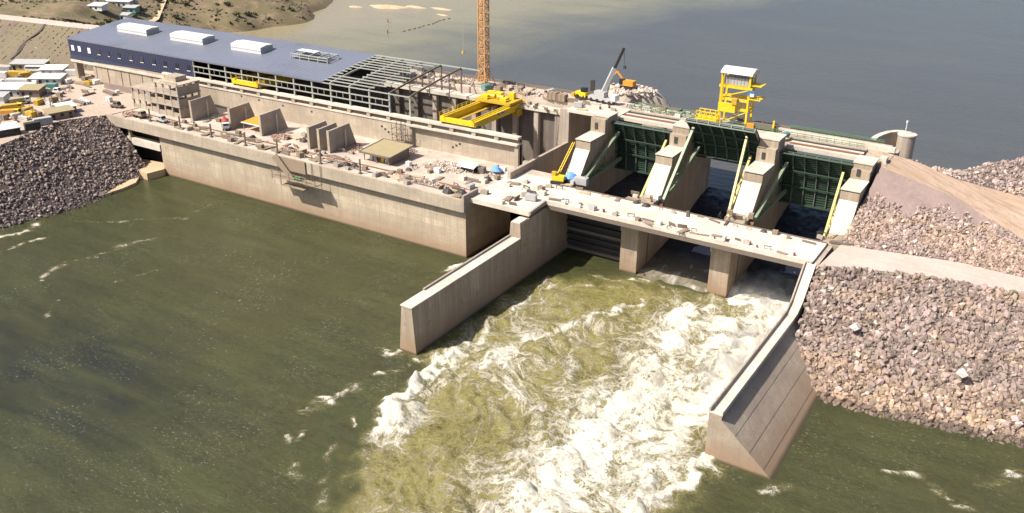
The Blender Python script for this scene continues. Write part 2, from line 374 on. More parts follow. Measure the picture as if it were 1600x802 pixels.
# ------------------------------------------------------------------ tail water
STROKES = [
(8, 1.0, [(71.6, 26.7), (73.3, 9.2), (73.9, -11.0), (75.0, -28.4), (75.8, -47.0)]),
(6, 0.9, [(53.6, -3.5), (54.9, -15.4), (57.2, -32.9), (58.1, -45.9), (57.8, -58.6), (57.3, -75.5), (57.9, -89.8), (56.5, -101.6)]),
(10, 0.7, [(70.0, 11.5), (65.9, -12.3), (63.8, -28.7), (63.8, -54.7), (64.0, -71.2), (63.2, -86.4), (64.3, -100.7)]),
(9, 0.65, [(67.8, -26.1), (72.2, -49.3), (74.1, -64.7), (72.5, -82.7), (69.2, -97.5)]),
(2.5, 0.9, [(83.7, -64.9), (81.6, -71.1), (78.8, -78.7), (76.2, -84.8), (74.0, -91.4)]),
(3.5, 0.65, [(24.4, -39.0), (26.3, -52.8), (33.1, -62.0), (42.2, -68.5), (48.2, -67.6), (46.9, -59.5)]),
(3, 0.6, [(40.4, -7.6), (35.1, -24.1), (28.6, -36.4), (23.7, -47.2), (22.1, -59.0), (23.4, -65.0)]),
(2.5, 0.5, [(40.1, -43.9), (43.1, -55.6), (51.8, -65.3), (52.8, -78.4), (48.3, -86.3), (48.4, -95.8)]),
(2.0, 1.15, [(14.2, -59.9), (13.9, -66.0), (14.3, -74.1), (15.6, -82.7), (16.7, -87.9), (19.4, -92.3)]),
(1.2, 0.5, [(19.4, -92.3), (20.3, -99.2), (26.3, -105.3)]),
(1.5, 0.9, [(-0.2, -65.5), (4.0, -65.8), (7.7, -65.5)]),
(1.0, 0.8, [(8.2, -66.2), (6.7, -71.7), (4.7, -76.3)]),
(1.5, 1.0, [(3.6, -81.9), (2.0, -87.7), (1.1, -95.0)]),
(0.7, 0.8, [(10.3, -92.0), (12.8, -94.3)]),
(0.7, 0.8, [(5.2, -102.2), (7.4, -104.9)]),
(0.6, 0.6, [(3.7, -105.1), (5.6, -106.0)]),
(1.0, 0.6, [(13.0, -18.4), (21.5, -9.6), (30.4, -3.3), (37.9, -2.3), (43.4, -10.1)]),
(1.2, 0.7, [(32.1, 3.6), (40.8, 4.3), (48.9, 3.4), (56.9, 2.2)]),
(1.0, 0.45, [(16.7, -22.9), (24.5, -22.4), (32.2, -25.9), (35.6, -35.7)]),
(0.8, 0.4, [(21.0, -1.0), (32.2, 1.2), (45.5, -2.0)]),
(2.5, 0.55, [(13.8, -10.7), (13.8, -31.4), (13.9, -49.7), (12.6, -61.6)]),
(3, 0.8, [(42.8, 20.8), (45.5, 24.2), (46.7, 28.8)]),
(6, 1.0, [(62.9, 16.2), (68.1, 17.2), (71.5, 24.2)]),
(3, 0.8, [(56.3, -0.9), (55.7, -6.5), (54.9, -11.2)]),
(1.2, 0.75, [(-146.7, -77.9), (-144.5, -72.9), (-147.5, -64.9)]),
(0.8, 0.6, [(-136.0, -84.3), (-136.3, -75.9), (-134.1, -69.8)]),
(0.8, 0.55, [(-108.2, -89.6), (-112.8, -82.6), (-111.3, -77.5), (-109.8, -71.1)]),
(0.6, 0.45, [(-113.7, -78.0), (-110.2, -67.5), (-105.7, -51.3)]),
(0.7, 0.4, [(-111.0, -62.4), (-105.3, -52.8)]),
(0.6, 0.45, [(-85.9, -102.1), (-91.0, -96.9), (-92.2, -93.3)]),
(0.6, 0.4, [(-139.2, -56.2), (-125.3, -47.1), (-111.7, -35.0)]),
(0.8, 0.35, [(-114.5, -30.0), (-113.7, -22.5)]),
(0.6, 0.35, [(-89.0, -78.7), (-85.6, -66.0)]),
(0.6, 0.7, [(113.7, -48.9), (118.1, -46.5), (120.7, -47.7), (124.6, -49.8)]),
(1.3, 0.9, [(124.7, -50.4), (127.1, -51.1), (129.0, -51.0)]),
(0.6, 0.6, [(129.1, -44.7), (133.2, -41.1), (134.6, -38.3)]),
(1.0, 1.0, [(134.8, -38.7), (135.4, -35.9), (135.4, -33.5)]),
(1.2, 0.9, [(94.7, -67.3), (96.4, -64.6)]),
(1.0, 0.5, [(11.1, -110.2), (16.0, -114.3)]),
(0.8, 0.5, [(22.0, -98.1), (26.3, -105.3)]),
(0.8, 0.35, [(14.7, -102.8), (21.0, -113.3), (27.2, -118.2)]),
(1.5, 0.4, [(43.3, -103.6), (46.3, -97.2), (49.4, -90.5)]),
(1.2, 0.8, [(-14.5, -21.5), (-13.8, -14.3)])
]
def graded(segs):
    out = []
    for a, b, s in segs: out += list(np.arange(a, b - 1e-6, s))
    out.append(segs[-1][1]); return np.array(out)
xs = graded([(-900, -200, 50), (-200, -150, 5), (-150, -4, 1), (-4, 100, .5), (100, 150, 1.5), (150, 300, 15), (300, 900, 60)])
ys = graded([(-700, -200, 50), (-200, -130, 5), (-130, -112, 1.5), (-112, 10, .5), (10, 16, 1)])
X, Y = np.meshgrid(xs, ys)
def segdist(X, Y, pl):
    d = np.full(X.shape, 1e9)
    for (ax, ay), (bx, by) in zip(pl[:-1], pl[1:]):
        dx, dy = bx - ax, by - ay; t = np.clip(((X - ax) * dx + (Y - ay) * dy) / (dx * dx + dy * dy + 1e-9), 0, 1)
        d = np.minimum(d, np.hypot(X - ax - t * dx, Y - ay - t * dy))
    return d
jx = X + (vnoise(X, Y, 21, .22) - .5) * 5 + (vnoise(X, Y, 22, .7) - .5) * 1.8
jy = Y + (vnoise(X, Y, 23, .22) - .5) * 5 + (vnoise(X, Y, 24, .7) - .5) * 1.8
inb = 1 / (1 + np.exp(-(X - 8) / 1.2)) * 1 / (1 + np.exp((X - 84) / 1.2))
foam = np.zeros(X.shape); broad = np.zeros(X.shape)
for wd, it, pl in STROKES:
    big = pl[0][0] > 8 and pl[0][0] < 84 and wd > 1.9
    d = segdist(jx, jy, pl) if big else segdist(X + (jx - X) * .55, Y + (jy - Y) * .55, pl)
    if not big: it = .8 * it * np.clip(vnoise(jx, jy, 27, .45) * 1.5 + vnoise(X, Y, 28, 1.3) * .7 - .45, 0, 1.05)
    foam = np.maximum(foam, it * np.exp(-(d / (wd * (.75 if big else 1.0))) ** 2))
    if big: broad = np.maximum(broad, it * np.exp(-(d / (wd * 2.2 + 3)) ** 2))
# outline of the aerated plume
def sd_poly(X, Y, poly):
    d = segdist(X, Y, list(poly) + [poly[0]]); ins = np.zeros(X.shape, bool)
    for (ax, ay), (bx, by) in zip(poly, list(poly[1:]) + [poly[0]]):
        c = ((ay > Y) != (by > Y)) & (X < (bx - ax) * (Y - ay) / (by - ay + 1e-12) + ax); ins ^= c
    return np.where(ins, d, -d)
plume = [(7, -30), (7, -63), (14, -67), (16, -84), (20, -100), (28, -112), (40, -135), (60, -160), (78, -125), (80, -98), (82, -78), (84, -66), (80.9, -62), (80.9, 20), (58, 20), (54, 4), (30, 4), (14, -8), (7, -20)]
aer = 1 / (1 + np.exp(-(sd_poly(jx, jy, plume) - 1) / 1.6))
quiet = np.exp(-(np.hypot((X - 32) / 20, (Y + 8) / 14)) ** 2)
tex = np.clip(vnoise(jx, jy, 31, .11) * .6 + vnoise(jx, jy, 32, .3) * .4, 0, 1)
foam = np.maximum(foam * np.where(aer > .5, .58 + .5 * tex, 1), aer * (.09 + .13 * tex + .36 * broad ** 1.5) * (1 - .55 * quiet))
# flow: swirl the coordinates backwards through the eddies, so the foam breaks into curling filaments
cx = np.array([24, 33, 45, 52, 60, 66, 28, 40, 72, 50, 60, 22, 36, 68, 78, 46, 30, 56, 74, 64, 42, 16])
cy = np.array([-18, -52, -30, -62, -20, -45, -75, -88, -75, -100, -85, -38, -22, -8, -35, -12, -5, -40, -95, -110, -72, -70])
ga = np.array([1, -1, 1, -1, 1, -1, 1, -1, 1, 1, -1, 1, -1, 1, -1, 1, 1, 1, -1, 1, -1, 1]) * 5.
ra = 4.5 + 5.5 * nrs.rand(len(cx))
wx, wy = X.copy(), Y.copy()
for _ in range(13):
    vx = np.zeros(X.shape); vy = np.zeros(X.shape)
    for a, b, g, q in zip(cx, cy, ga, ra):
        dx, dy = wx - a, wy - b; e = g * np.exp(-(dx * dx + dy * dy) / (q * q * 1.6)) / q
        vx -= dy * e / q; vy += dx * e / q
    wx -= vx * .42; wy -= vy * .42
turb = np.clip(aer * (.35 + .9 * broad) * (1 - .6 * quiet), 0, 1.2)
Z = turb * ((vnoise(wx, wy, 41, .18) - .5) * 2.6 + (vnoise(wx, wy, 42, .5) - .5) * 1.5 + (vnoise(jx, jy, 43, 1.2) - .5) * .6)
Z += np.clip(foam - .3, 0, 1) * (.5 + 1.1 * vnoise(jx, jy, 45, .55) + .5 * vnoise(jx, jy, 46, 1.4)) + (vnoise(X, Y, 44, .35) - .5) * .12
fine = ((X > -30) & (X < 140) & (Y > -130))
Z = np.where(fine, Z, 0)
tailwater = grid_mesh('river_water', np.stack([X, Y, Z], -1), M['white'])
me = tailwater.data
def fattr(n, a): q = me.attributes.new(n, 'FLOAT', 'POINT'); q.data.foreach_set('value', a.ravel().astype(np.float32))
fattr('foam', foam); fattr('aer', aer)
q = me.attributes.new('warp', 'FLOAT_VECTOR', 'POINT'); q.data.foreach_set('vector', np.stack([wx, wy, np.zeros(X.shape)], -1).ravel().astype(np.float32))
def attr(nt, n, out): a = nt.nodes.new('ShaderNodeAttribute'); a.attribute_name = n; return a.outputs[out]
m, nt, p = new_mat('turbulent_olive_water'); M['river'] = m
wv = attr(nt, 'warp', 'Vector'); fo = attr(nt, 'foam', 'Fac'); ae = attr(nt, 'aer', 'Fac')
def ridge(scale, det, dist=0.):
    n = noise(nt, wv, scale, det, .62, dist)
    return math_n(nt, 'SUBTRACT', 1., math_n(nt, 'MULTIPLY', math_n(nt, 'ABSOLUTE', math_n(nt, 'SUBTRACT', n, .5)), 8.), clamp=True)
r1 = ridge(.085, 9, .7); r2 = ridge(.27, 8, .6)
W0 = world_pos(nt)
fn = noise(nt, W0, 1.5, 8, .75)
n3 = noise(nt, W0, .8, 7, .65, .9)
r3 = math_n(nt, 'SUBTRACT', 1., math_n(nt, 'MULTIPLY', math_n(nt, 'ABSOLUTE', math_n(nt, 'SUBTRACT', n3, .5)), 7.), clamp=True)
vv = math_n(nt, 'MAXIMUM', math_n(nt, 'MAXIMUM', r1, math_n(nt, 'MULTIPLY', r2, .96)), math_n(nt, 'MULTIPLY', r3, .84))
vv = math_n(nt, 'ADD', vv, math_n(nt, 'MULTIPLY', math_n(nt, 'SUBTRACT', fn, .5), .8))
thr = math_n(nt, 'SUBTRACT', 1.07, math_n(nt, 'MULTIPLY', fo, 1.22))
gate_ = ramp(nt, fo, .02, .12)
raw = math_n(nt, 'MULTIPLY', math_n(nt, 'SUBTRACT', vv, thr), gate_)
foamf = ramp(nt, raw, .0, .38)
halo = math_n(nt, 'MULTIPLY', math_n(nt, 'MULTIPLY', ramp(nt, math_n(nt, 'SUBTRACT', vv, thr), -.42, .2), gate_), ramp(nt, ae, 0, 1, .3, 1))
W = world_pos(nt)
deep = mix_c(nt, ramp(nt, noise(nt, world_pos(nt, 1, 1.0, 1), .018, 4, .6), .35, .65), (.041, .047, .018), (.062, .065, .023))
sp = noise(nt, world_pos(nt, .5, 1.1, 1), .9, 7, .8, .3)
deep = mix_c(nt, ramp(nt, sp, .35, .68, 0, .75), mix_c(nt, .55, deep, (.02, .022, .012)), (.074, .080, .036))
aerc = mix_c(nt, ramp(nt, noise(nt, wv, .09, 6, .6), .3, .7), (.074, .073, .018), (.175, .158, .052))
gd = sep(nt, W)
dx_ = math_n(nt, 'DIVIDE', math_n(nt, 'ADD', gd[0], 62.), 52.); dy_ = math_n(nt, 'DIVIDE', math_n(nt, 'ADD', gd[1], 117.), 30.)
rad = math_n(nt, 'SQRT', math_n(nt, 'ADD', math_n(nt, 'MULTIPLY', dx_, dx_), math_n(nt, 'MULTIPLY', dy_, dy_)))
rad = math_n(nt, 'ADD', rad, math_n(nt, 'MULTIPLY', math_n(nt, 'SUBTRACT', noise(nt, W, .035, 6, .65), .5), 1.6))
deep = mix_c(nt, ramp(nt, rad, .3, 1.2, .8, 0), deep, (.018, .021, .020))  # shade and reflection painted into the water colour as a dark patch
cur = nt.nodes.new('ShaderNodeMapping'); cur.inputs['Rotation'].default_value = (0, 0, R(-37)); cur.inputs['Scale'].default_value = (.05, .3, 1)
nt.links.new(W, cur.inputs['Vector'])
cs = noise(nt, cur.outputs[0], .6, 6, .6, .4)
deep = mix_c(nt, ramp(nt, cs, .40, .64, 0, .45), deep, (.076, .082, .031))
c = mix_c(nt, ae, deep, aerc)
c = mix_c(nt, math_n(nt, 'MULTIPLY', halo, .75), c, (.44, .375, .16))
c = mix_c(nt, foamf, c, (.92, .87, .74))
# wind-blown flecks
fl = math_n(nt, 'MULTIPLY', ramp(nt, noise(nt, world_pos(nt, .6, 1.2, 1), 1.5, 4, .8), .585, .655), ramp(nt, noise(nt, W, .05, 6, .75), .46, .62))
c = mix_c(nt, math_n(nt, 'MULTIPLY', fl, .5), c, (.5, .5, .42))
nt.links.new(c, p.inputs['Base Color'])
nt.links.new(ramp(nt, foamf, 0, .6, .10, .8), p.inputs['Roughness']); p.inputs['IOR'].default_value = 1.33
wave = noise(nt, world_pos(nt, .55, .25, 1), .6, 5, .6, .5)
big = noise(nt, world_pos(nt, .35, 1.0, 1), .11, 3, .5, .6)
patch = ramp(nt, noise(nt, W, .03, 3, .5), .35, .65, .35, 1.)
h = math_n(nt, 'ADD', math_n(nt, 'MULTIPLY', math_n(nt, 'MULTIPLY', wave, patch), .6), math_n(nt, 'MULTIPLY', big, 1.2))
h = math_n(nt, 'ADD', h, math_n(nt, 'MULTIPLY', math_n(nt, 'MULTIPLY', noise(nt, W, 1.5, 6, .75), patch), .8))
h = math_n(nt, 'ADD', h, math_n(nt, 'MULTIPLY', foamf, math_n(nt, 'ADD', .35, math_n(nt, 'MULTIPLY', fn, 1.5))))
bump(nt, h, .8, 1., p)
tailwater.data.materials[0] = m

# ------------------------------------------------------------------ reservoir
m, nt, p = new_mat('grey_reservoir_water'); M['res'] = m
W = world_pos(nt); g = sep(nt, W)
# silty shallows towards the western shore
sh = math_n(nt, 'ADD', math_n(nt, 'MULTIPLY', g[0], -1.), math_n(nt, 'MULTIPLY', g[1], .25))
sh = math_n(nt, 'ADD', sh, ramp(nt, noise(nt, world_pos(nt, 1, .5, 1), .012, 7, .62, .8), .3, .7, -30, 30))
c = mix_c(nt, ramp(nt, sh, 175, 250), (.070, .070, .066), (.21, .19, .112))
c = mix_c(nt, ramp(nt, noise(nt, world_pos(nt, .5, 2.2, 1), .02, 5, .6), .45, .65, 0, .45), c, (.095, .092, .074))
c = mix_c(nt, ramp(nt, sh, 245, 350), c, (.28, .235, .145))
nt.links.new(c, p.inputs['Base Color']); p.inputs['Roughness'].default_value = .16; p.inputs['IOR'].default_value = 1.33
h = math_n(nt, 'ADD', noise(nt, world_pos(nt, .4, .8, 1), .5, 5, .6), math_n(nt, 'MULTIPLY', noise(nt, W, .05, 3, .5), .6))
bump(nt, h, .22, 1., p)
b = MB(); b.add([(-900, 61.6, 10), (400, 61.6, 10), (2500, 300, 10), (2500, 3500, 10), (-2500, 3500, 10), (-2500, 300, 10)], [(0, 1, 2, 3, 4, 5)])
o = b.build('reservoir_water', 'res'); o['kind'] = 'structure'
if o.data.polygons[0].normal.z < 0: o.data.flip_normals()

# ------------------------------------------------------------------ right bank
toe = [(86.5, -31, -2), (96, -32.5, -2), (105, -32.5, -2), (118, -30, -2), (136, -27, -2), (400, -5, -2)]
lrf = [(84.2, -1.5, 19.3), (91, 2, 19.25), (101, 5.6, 19.25), (115, 8.4, 19.25), (129, 9.2, 19.25), (400, 14, 19.2)]
lrb = [(85.8, 15.5, 19.4), (92, 16.3, 19.4), (99, 17.5, 19.4), (114, 20.2, 19.4), (129, 19, 19.4), (400, 24, 19.4)]
plf = [(87.5, 43.5, 32.8), (95, 42, 31.6), (105.5, 40, 29.7), (116, 36, 27.0), (126, 27.5, 25.2), (400, 40, 25)]
plb = [(85, 57, 33.2), (96, 56, 31.8), (105, 53, 30.2), (113, 53.5, 29), (123, 54, 28), (400, 62, 28)]
mtop = [(84, 66, 30), (96, 66, 28), (105, 64, 28.4), (113, 70, 31), (122, 78, 32), (400, 96, 33)]
wl = [(84, 92, 8), (96, 100, 8), (106, 104, 8), (113, 112, 8), (123, 124, 8), (400, 175, 8)]
o, P_low = strip('right_bank_slope', toe, lrf, 'bank', 160, 26, .35, seed=3)
o, _ = strip('gravel_road', lrf, lrb, 'road', 120, 10, .08, seed=5)
o_up, P_up = strip('upper_bank_slope', lrb, plf, 'bank', 140, 22, .5, seed=7)
o, _ = strip('dirt_road', plf, plb, 'dirt_road', 120, 14, .25, seed=9)
o, P_m1 = strip('upstream_bank', plb, mtop, 'bank', 120, 12, .3, seed=11)
o, P_m2 = strip('upstream_slope', mtop, wl, 'bank', 120, 14, .3, seed=13)
r = np.random.RandomState(3)
PINK = (.285, .222, .193); OCH = (.36, .28, .20)
def bank_rocks(P, n, s0, s1, base, seed, xmax=170, lift=.12, name='riprap_rocks', white=.025, ochre_below=None, keep=None, lim=None):
    r = np.random.RandomState(seed); p = sample(P[:, P[:, :, 0].min(0) < xmax + 6], n, r)
    k = (p[:, 0] < xmax)
    if keep is not None: k &= keep(p)
    p = p[k]; n = len(p)
    s = s0 + (s1 - s0) * r.rand(n) ** 3.2
    t = tints(r, n, base, .24, white)
    lay = vnoise(p[:, 0] + 300, p[:, 2] * 5 + 300, seed, .12)[:, None]
    t = t * (.78 + .45 * lay) * (1 - .12 * np.array([[0, .3, 1.]]) * (lay > .6))
    if ochre_below is not None:
        f = np.clip((ochre_below - p[:, 2]) / 3., 0, 1)[:, None]; t = t * (1 - f) + t * np.array([1.22, 1.15, .98]) * f
    t = np.where((p[:, 2] < .5)[:, None], t * .38, t)
    p[:, 2] += s * lift
    o = rocks(name, p, s, t, seed)
    return tag(o, None, None, None, 'stuff')
o = bank_rocks(P_low, 15000, .55, 2.1, PINK, 31, 150, name='riprap_gravel', ochre_below=6.5); tag(o, 'pinkish grey riprap covering the right bank below the gravel road')
o = bank_rocks(P_up, 9500, .5, 1.5, (.34, .262, .23), 32, 150, name='rubble_gravel', keep=lambda p: (p[:, 2] < 26.4 + .8 * np.sin(p[:, 0] * .37) + .6 * np.sin(p[:, 0] * 1.13 + 1) + .35 * np.sin(p[:, 0] * 2.9) + 1.6 * (r.rand(len(p)) - .5)) | (p[:, 0] > 117)); tag(o, 'pale pinkish rubble on the slope between the two right bank roads')
o = bank_rocks(P_m1, 2600, .6, 1.7, (.40, .31, .28), 33, 150, name='rubble_gravel', keep=lambda p: p[:, 0] > 99); tag(o, 'pale rubble heaped behind the ochre dirt road')
o = bank_rocks(P_m2, 3200, .8, 2.2, (.40, .31, .28), 34, 160, name='riprap_gravel'); tag(o, 'pale boulders on the upstream bank by the reservoir')
# the biggest boulders lie loose on top, each one an object
nb = 0
r = np.random.RandomState(77)
for q in sample(P_low[3:-2], 420, r):
    if not (88 < q[0] < 140) or nb >= 110: continue
    s = 1.5 + .8 * r.rand()
    o = rocks('boulder', np.array([[0, 0, 0.]]), np.array([s]), tints(r, 1, (.36, .28, .26), .2, 0), int(r.randint(1e6)))
    o.location = (q[0], q[1], q[2] + .3 * s); nb += 1
    tag(o, 'large pinkish grey boulder lying loose on the right bank riprap', 'boulder', 'large boulders on the right bank')
for (x, y, z, s, lb) in ((97.3, -13.6, 11.4, 2.4, 'almost white round boulder on the riprap near the stepped training wall'), (121.5, -16.2, 8.4, 2.8, 'biggest white boulder low on the right bank riprap')):
    o = rocks('boulder', np.array([[0, 0, 0.]]), np.array([s]), np.array([[.72, .68, .64]]), 5); o.location = (x, y, z + .4); tag(o, lb, 'boulder')
# smooth compacted fill above the rubble, on the same slope
o_up.data.materials.append(M['fill'])
for pl in o_up.data.polygons:
    c_ = pl.center
    if c_.z > 26.2 + .8 * math.sin(c_.x * .37) + .6 * math.sin(c_.x * 1.13 + 1) + .35 * math.sin(c_.x * 2.9) and c_.x < 118: pl.material_index = 1
# ------------------------------------------------------------------ left bank, yard, embankment, land
stoe = [(-260, -330, -2), (-178, -160, -2), (-158, -105, -2), (-150.5, -75, -2), (-146, -51, -2), (-147, -36, -2), (-151, -25, -2), (-153, -14, -2)]
stop = [(-330, -330, 19), (-225, -190, 19), (-187, -95, 19), (-177, -55, 19), (-181.5, -41, 19), (-186, -27, 19), (-182, -17, 19), (-178, -11, 18)]
o, P_left = strip('left_bank_slope', stop, stoe, 'darkbank', 150, 26, .4, seed=15)
o = bank_rocks(P_left, 26000, .55, 1.7, (.265, .208, .185), 35, 999, name='riprap_gravel', white=.02, keep=lambda p: (p[:, 1] > -130)); tag(o, 'dark purplish riprap on the left bank above the tailwater')
b = MB(); pol = [(-330, -330), (-225, -190), (-187, -95), (-177, -55), (-181.5, -41), (-186, -27), (-182, -17), (-178, -11), (-176, 24), (-190, 52), (-260, 40), (-330, 24), (-480, -20), (-900, -150), (-900, -330)]
b.add([(x, y, 19.) for x, y in pol], [tuple(range(len(pol)))])
o = b.build('yard_ground', 'yard'); o['kind'] = 'structure'
if o.data.polygons[0].normal.z < 0: o.data.flip_normals()
et = [(-900, -170, 18.5), (-480, -35, 18.5), (-322, 3, 18.5), (-290, 12.5, 18.5), (-257, 24, 18.5), (-225, 33, 18.5), (-185, 44, 18.5)]
ef = [(-900, -100, 33), (-480, 8, 33), (-325, 34.5, 33), (-292, 39, 33), (-262, 43.5, 33), (-225, 50, 33), (-185, 56, 33)]
eb = [(-900, -88, 33), (-480, 18, 33), (-325, 43.5, 33), (-292, 48, 33), (-262, 52.5, 33), (-225, 58, 33), (-185, 64, 33)]
eu = [(-900, -70, 26), (-480, 36, 26), (-325, 62, 26), (-292, 80, 16), (-262, 95, 8), (-225, 105, 8), (-185, 110, 8)]
strip('embankment_slope', et, ef, 'emb', 160, 16, .35, seed=17)
strip('crest_road', ef, eb, 'road', 120, 6, .06, seed=19)
strip('embankment_upstream_slope', eb, eu, 'emb', 120, 8, .2, seed=20)
# narrow drainage gully down the embankment
b = MB(); pr = None
gl = [(-292 + 3 * math.sin(t * 9) * .4 + t * 3, 39 - t * 22, 33.1 - t * 12) for t in np.linspace(0, 1, 14)]
for a, c2 in zip(gl[:-1], gl[1:]): b.bar((a[0], a[1], a[2] - .1), (c2[0], c2[1], c2[2] - .1), 1.5 + .5 * math.sin(a[1] * 3), .35)
o = b.build('drainage_gully', 'darkbank'); o['kind'] = 'structure'
# reservoir-side land behind the embankment
shoreline = [(-225, 72), (-255, 92), (-282, 118), (-300, 142), (-290, 170), (-284.5, 190), (-285, 213), (-303, 224), (-311, 247), (-328, 276), (-360, 340), (-430, 480), (-900, 700)]
shore = shoreline + [(-900, -90), (-480, 20), (-325, 45), (-262, 54)]
gx, gy = np.meshgrid(np.r_[np.arange(-900, -450, 20.), np.arange(-450, -220, 2.5)], np.r_[np.arange(-90, 40, 15.), np.arange(40, 300, 2.5), np.arange(300, 710, 20.)])
jx2 = gx + (vnoise(gx + 2000, gy + 500, 51, .06) - .5) * 9; jy2 = gy + (vnoise(gx + 2000, gy + 500, 52, .06) - .5) * 9
inside = sd_poly(jx2, jy2, shore) > 0
sd = segdist(jx2, jy2, shoreline) * np.where(inside, 1, -1)
hz = 10 + np.clip(sd * .6, -3, 2.4) + np.clip(sd - 3, 0, 60) * .31 + np.clip(sd * .05, 0, 3) * (vnoise(gx + 2000, gy + 500, 53, .05) - .3) + np.clip(sd, 0, 3) * .45 * (vnoise(gx + 2000, gy + 500, 54, .22) - .4)
mnd = lambda x, y, rx, ry, h: h * np.exp(-((gx - x) / rx) ** 2 - ((gy - y) / ry) ** 2)
hz += mnd(-306, 160, 10, 8, 3) + mnd(-302, 190, 12, 7, 3.5) + mnd(-322, 212, 14, 8, 3.5) + mnd(-330, 180, 14, 8, 3) + mnd(-350, 230, 20, 10, 4)
LAND = (gx, gy, hz)
grid_mesh('hillside', np.stack([gx, gy, np.where(hz > 9.0, hz, 8.5)], -1), 'land', mask=inside & (hz > 9.0))
def land_z(x, y):
    i = int(np.argmin(np.abs(gx[0] - x))); j = int(np.argmin(np.abs(gy[:, 0] - y))); return float(hz[j, i])
trk = [(-307, 58), (-303, 74), (-306, 98), (-322, 122), (-348, 150), (-380, 190)]
o, _ = strip('dirt_track', [(x - 3, y - 1, land_z(x, y) + .35) for x, y in trk], [(x + 3, y + 1, land_z(x, y) + .35) for x, y in trk], 'sand', 60, 5, .05)
# sand islets in the shallows
for (x, y, rx, ry, h) in ((-277, 274, 15, 7, 1.3), (-262, 284, 8, 4, .8), (-243, 288, 9, 4, .6), (-229, 270, 6, 2, .4), (-296, 262, 6, 3, .6)):
    n = 26; b = MB(); rad = [1 + .25 * math.sin(2 * a + x) + .15 * math.sin(5 * a + y) for a in np.linspace(0, 2 * math.pi, n, endpoint=False)]
    for i in range(6):
        t = i / 5
        for j in range(n):
            a = 2 * math.pi * j / n; b.v.append((x + rx * t * rad[j] * math.cos(a), y + ry * t * rad[j] * math.sin(a), 10 + h * (1 - t * t) - .25 * t + rng.uniform(-.1, .1)))
    for i in range(5):
        for j in range(n): b.f.append((i * n + j, i * n + (j + 1) % n, (i + 1) * n + (j + 1) % n, (i + 1) * n + j))
    o = b.build('sand_islet', 'sand', None, True); o['kind'] = 'structure'

# spray hanging over the outlets of the running bays
def spray(loc, rad, lb):
    bm = bmesh.new(); bmesh.ops.create_icosphere(bm, subdivisions=3, radius=1.0)
    me = bpy.data.meshes.new('spray'); bm.to_mesh(me); bm.free(); me.materials.append(M['mist'])
    o = bpy.data.objects.new('spray', me); col.objects.link(o); o.location = loc; o.scale = rad
    tag(o, lb, None, None, 'stuff')
spray((70.5, 13, 2.2), (11, 13, 4.2), 'grey white spray hanging in the right bay under the bridge')
spray((73, -22, 1.6), (8, 24, 3.0), 'thin spray over the white water beside the training wall')

# low scrub on the dry land and tufts on the embankment
r = np.random.RandomState(91)
q = np.stack([r.uniform(-440, -285, 5200), r.uniform(52, 280, 5200)], 1)
dn = vnoise(q[:, 0] + 2000, q[:, 1] + 500, 57, .035) + .5 * vnoise(q[:, 0] + 2000, q[:, 1] + 500, 58, .12)
q = q[dn > .72]; zq = np.array([land_z(a, b) for a, b in q]); k = zq > 11.5; q = q[k]; zq = zq[k]
o = rocks('scrub', np.c_[q, zq + .1], r.uniform(.6, 2.6, len(q)) , tints(r, len(q), (.085, .078, .038), .3, 0), 92, .7); tag(o, 'dusty olive scrub dotted over the dry land beyond the embankment', None, None, 'stuff')
st_ = r.rand(1500); tt = r.rand(1500); ea = resample(et, 200); eb_ = resample(ef, 200); ii = (st_ * 60 + 125).astype(int)
pp = ea[ii] * (1 - tt[:, None]) + eb_[ii] * tt[:, None]
o = rocks('grass', pp + np.array([0, 0, .05]), r.uniform(.3, 1.1, 1500), tints(r, 1500, (.10, .085, .05), .3, .02), 93, .5); tag(o, 'dry grass tufts and stones on the brown embankment slope', None, None, 'stuff')
# ------------------------------------------------------------------ powerhouse
SH = lambda p: (p[0], p[1] + .025 * (p[0] + 60), p[2])      # the powerhouse axis runs a little askew to the spillway
PB = lambda: MB(SH)
ph = empty('powerhouse', (-100, 20, 0), 'long concrete powerhouse under construction with blue cladding and partly open steel roof', 'power station')
# downstream block standing in the river
b = MB(); b.box(-152, -15.4, -10.8, 14, -4, 17.6); b.build('tailrace_wall', 'conc_w', ph)
b = MB(); b.box(-189, -15.4, -12.65, -11.8, 15.4, 19.25); b.box(-189, -15.4, -11.8, -10.0, 15.4, 16.2); b.build('parapet', 'conc', ph)
b = MB(); b.box(-15.39, -14.6, -12.75, -5.2, 15.6, 20.7); b.build('parapet_end', 'grey_c', ph)
b = MB(); b.box(-189, -15.4, -11.8, 24, 17.603, 18.8); b.build('deck_slab', 'deck', ph)
b = MB(); b.box(-189, -152.2, -2, 20, -3, 17.6); b.build('recess_wall', 'dark_c', ph)  # backing of the open void, its shade given as dark colour
b = MB(); b.prof(-174, -152.05, [(-11.2, 9.0), (-8.6, 9.0), (-8.6, 11.6), (-11.2, 11.6)]); b.build('tie_beam', 'white_c', ph)
b = MB(); b.box(-169.2, -168.2, -11.3, -10.3, 1, 15.39); b.build('column', 'conc', ph)
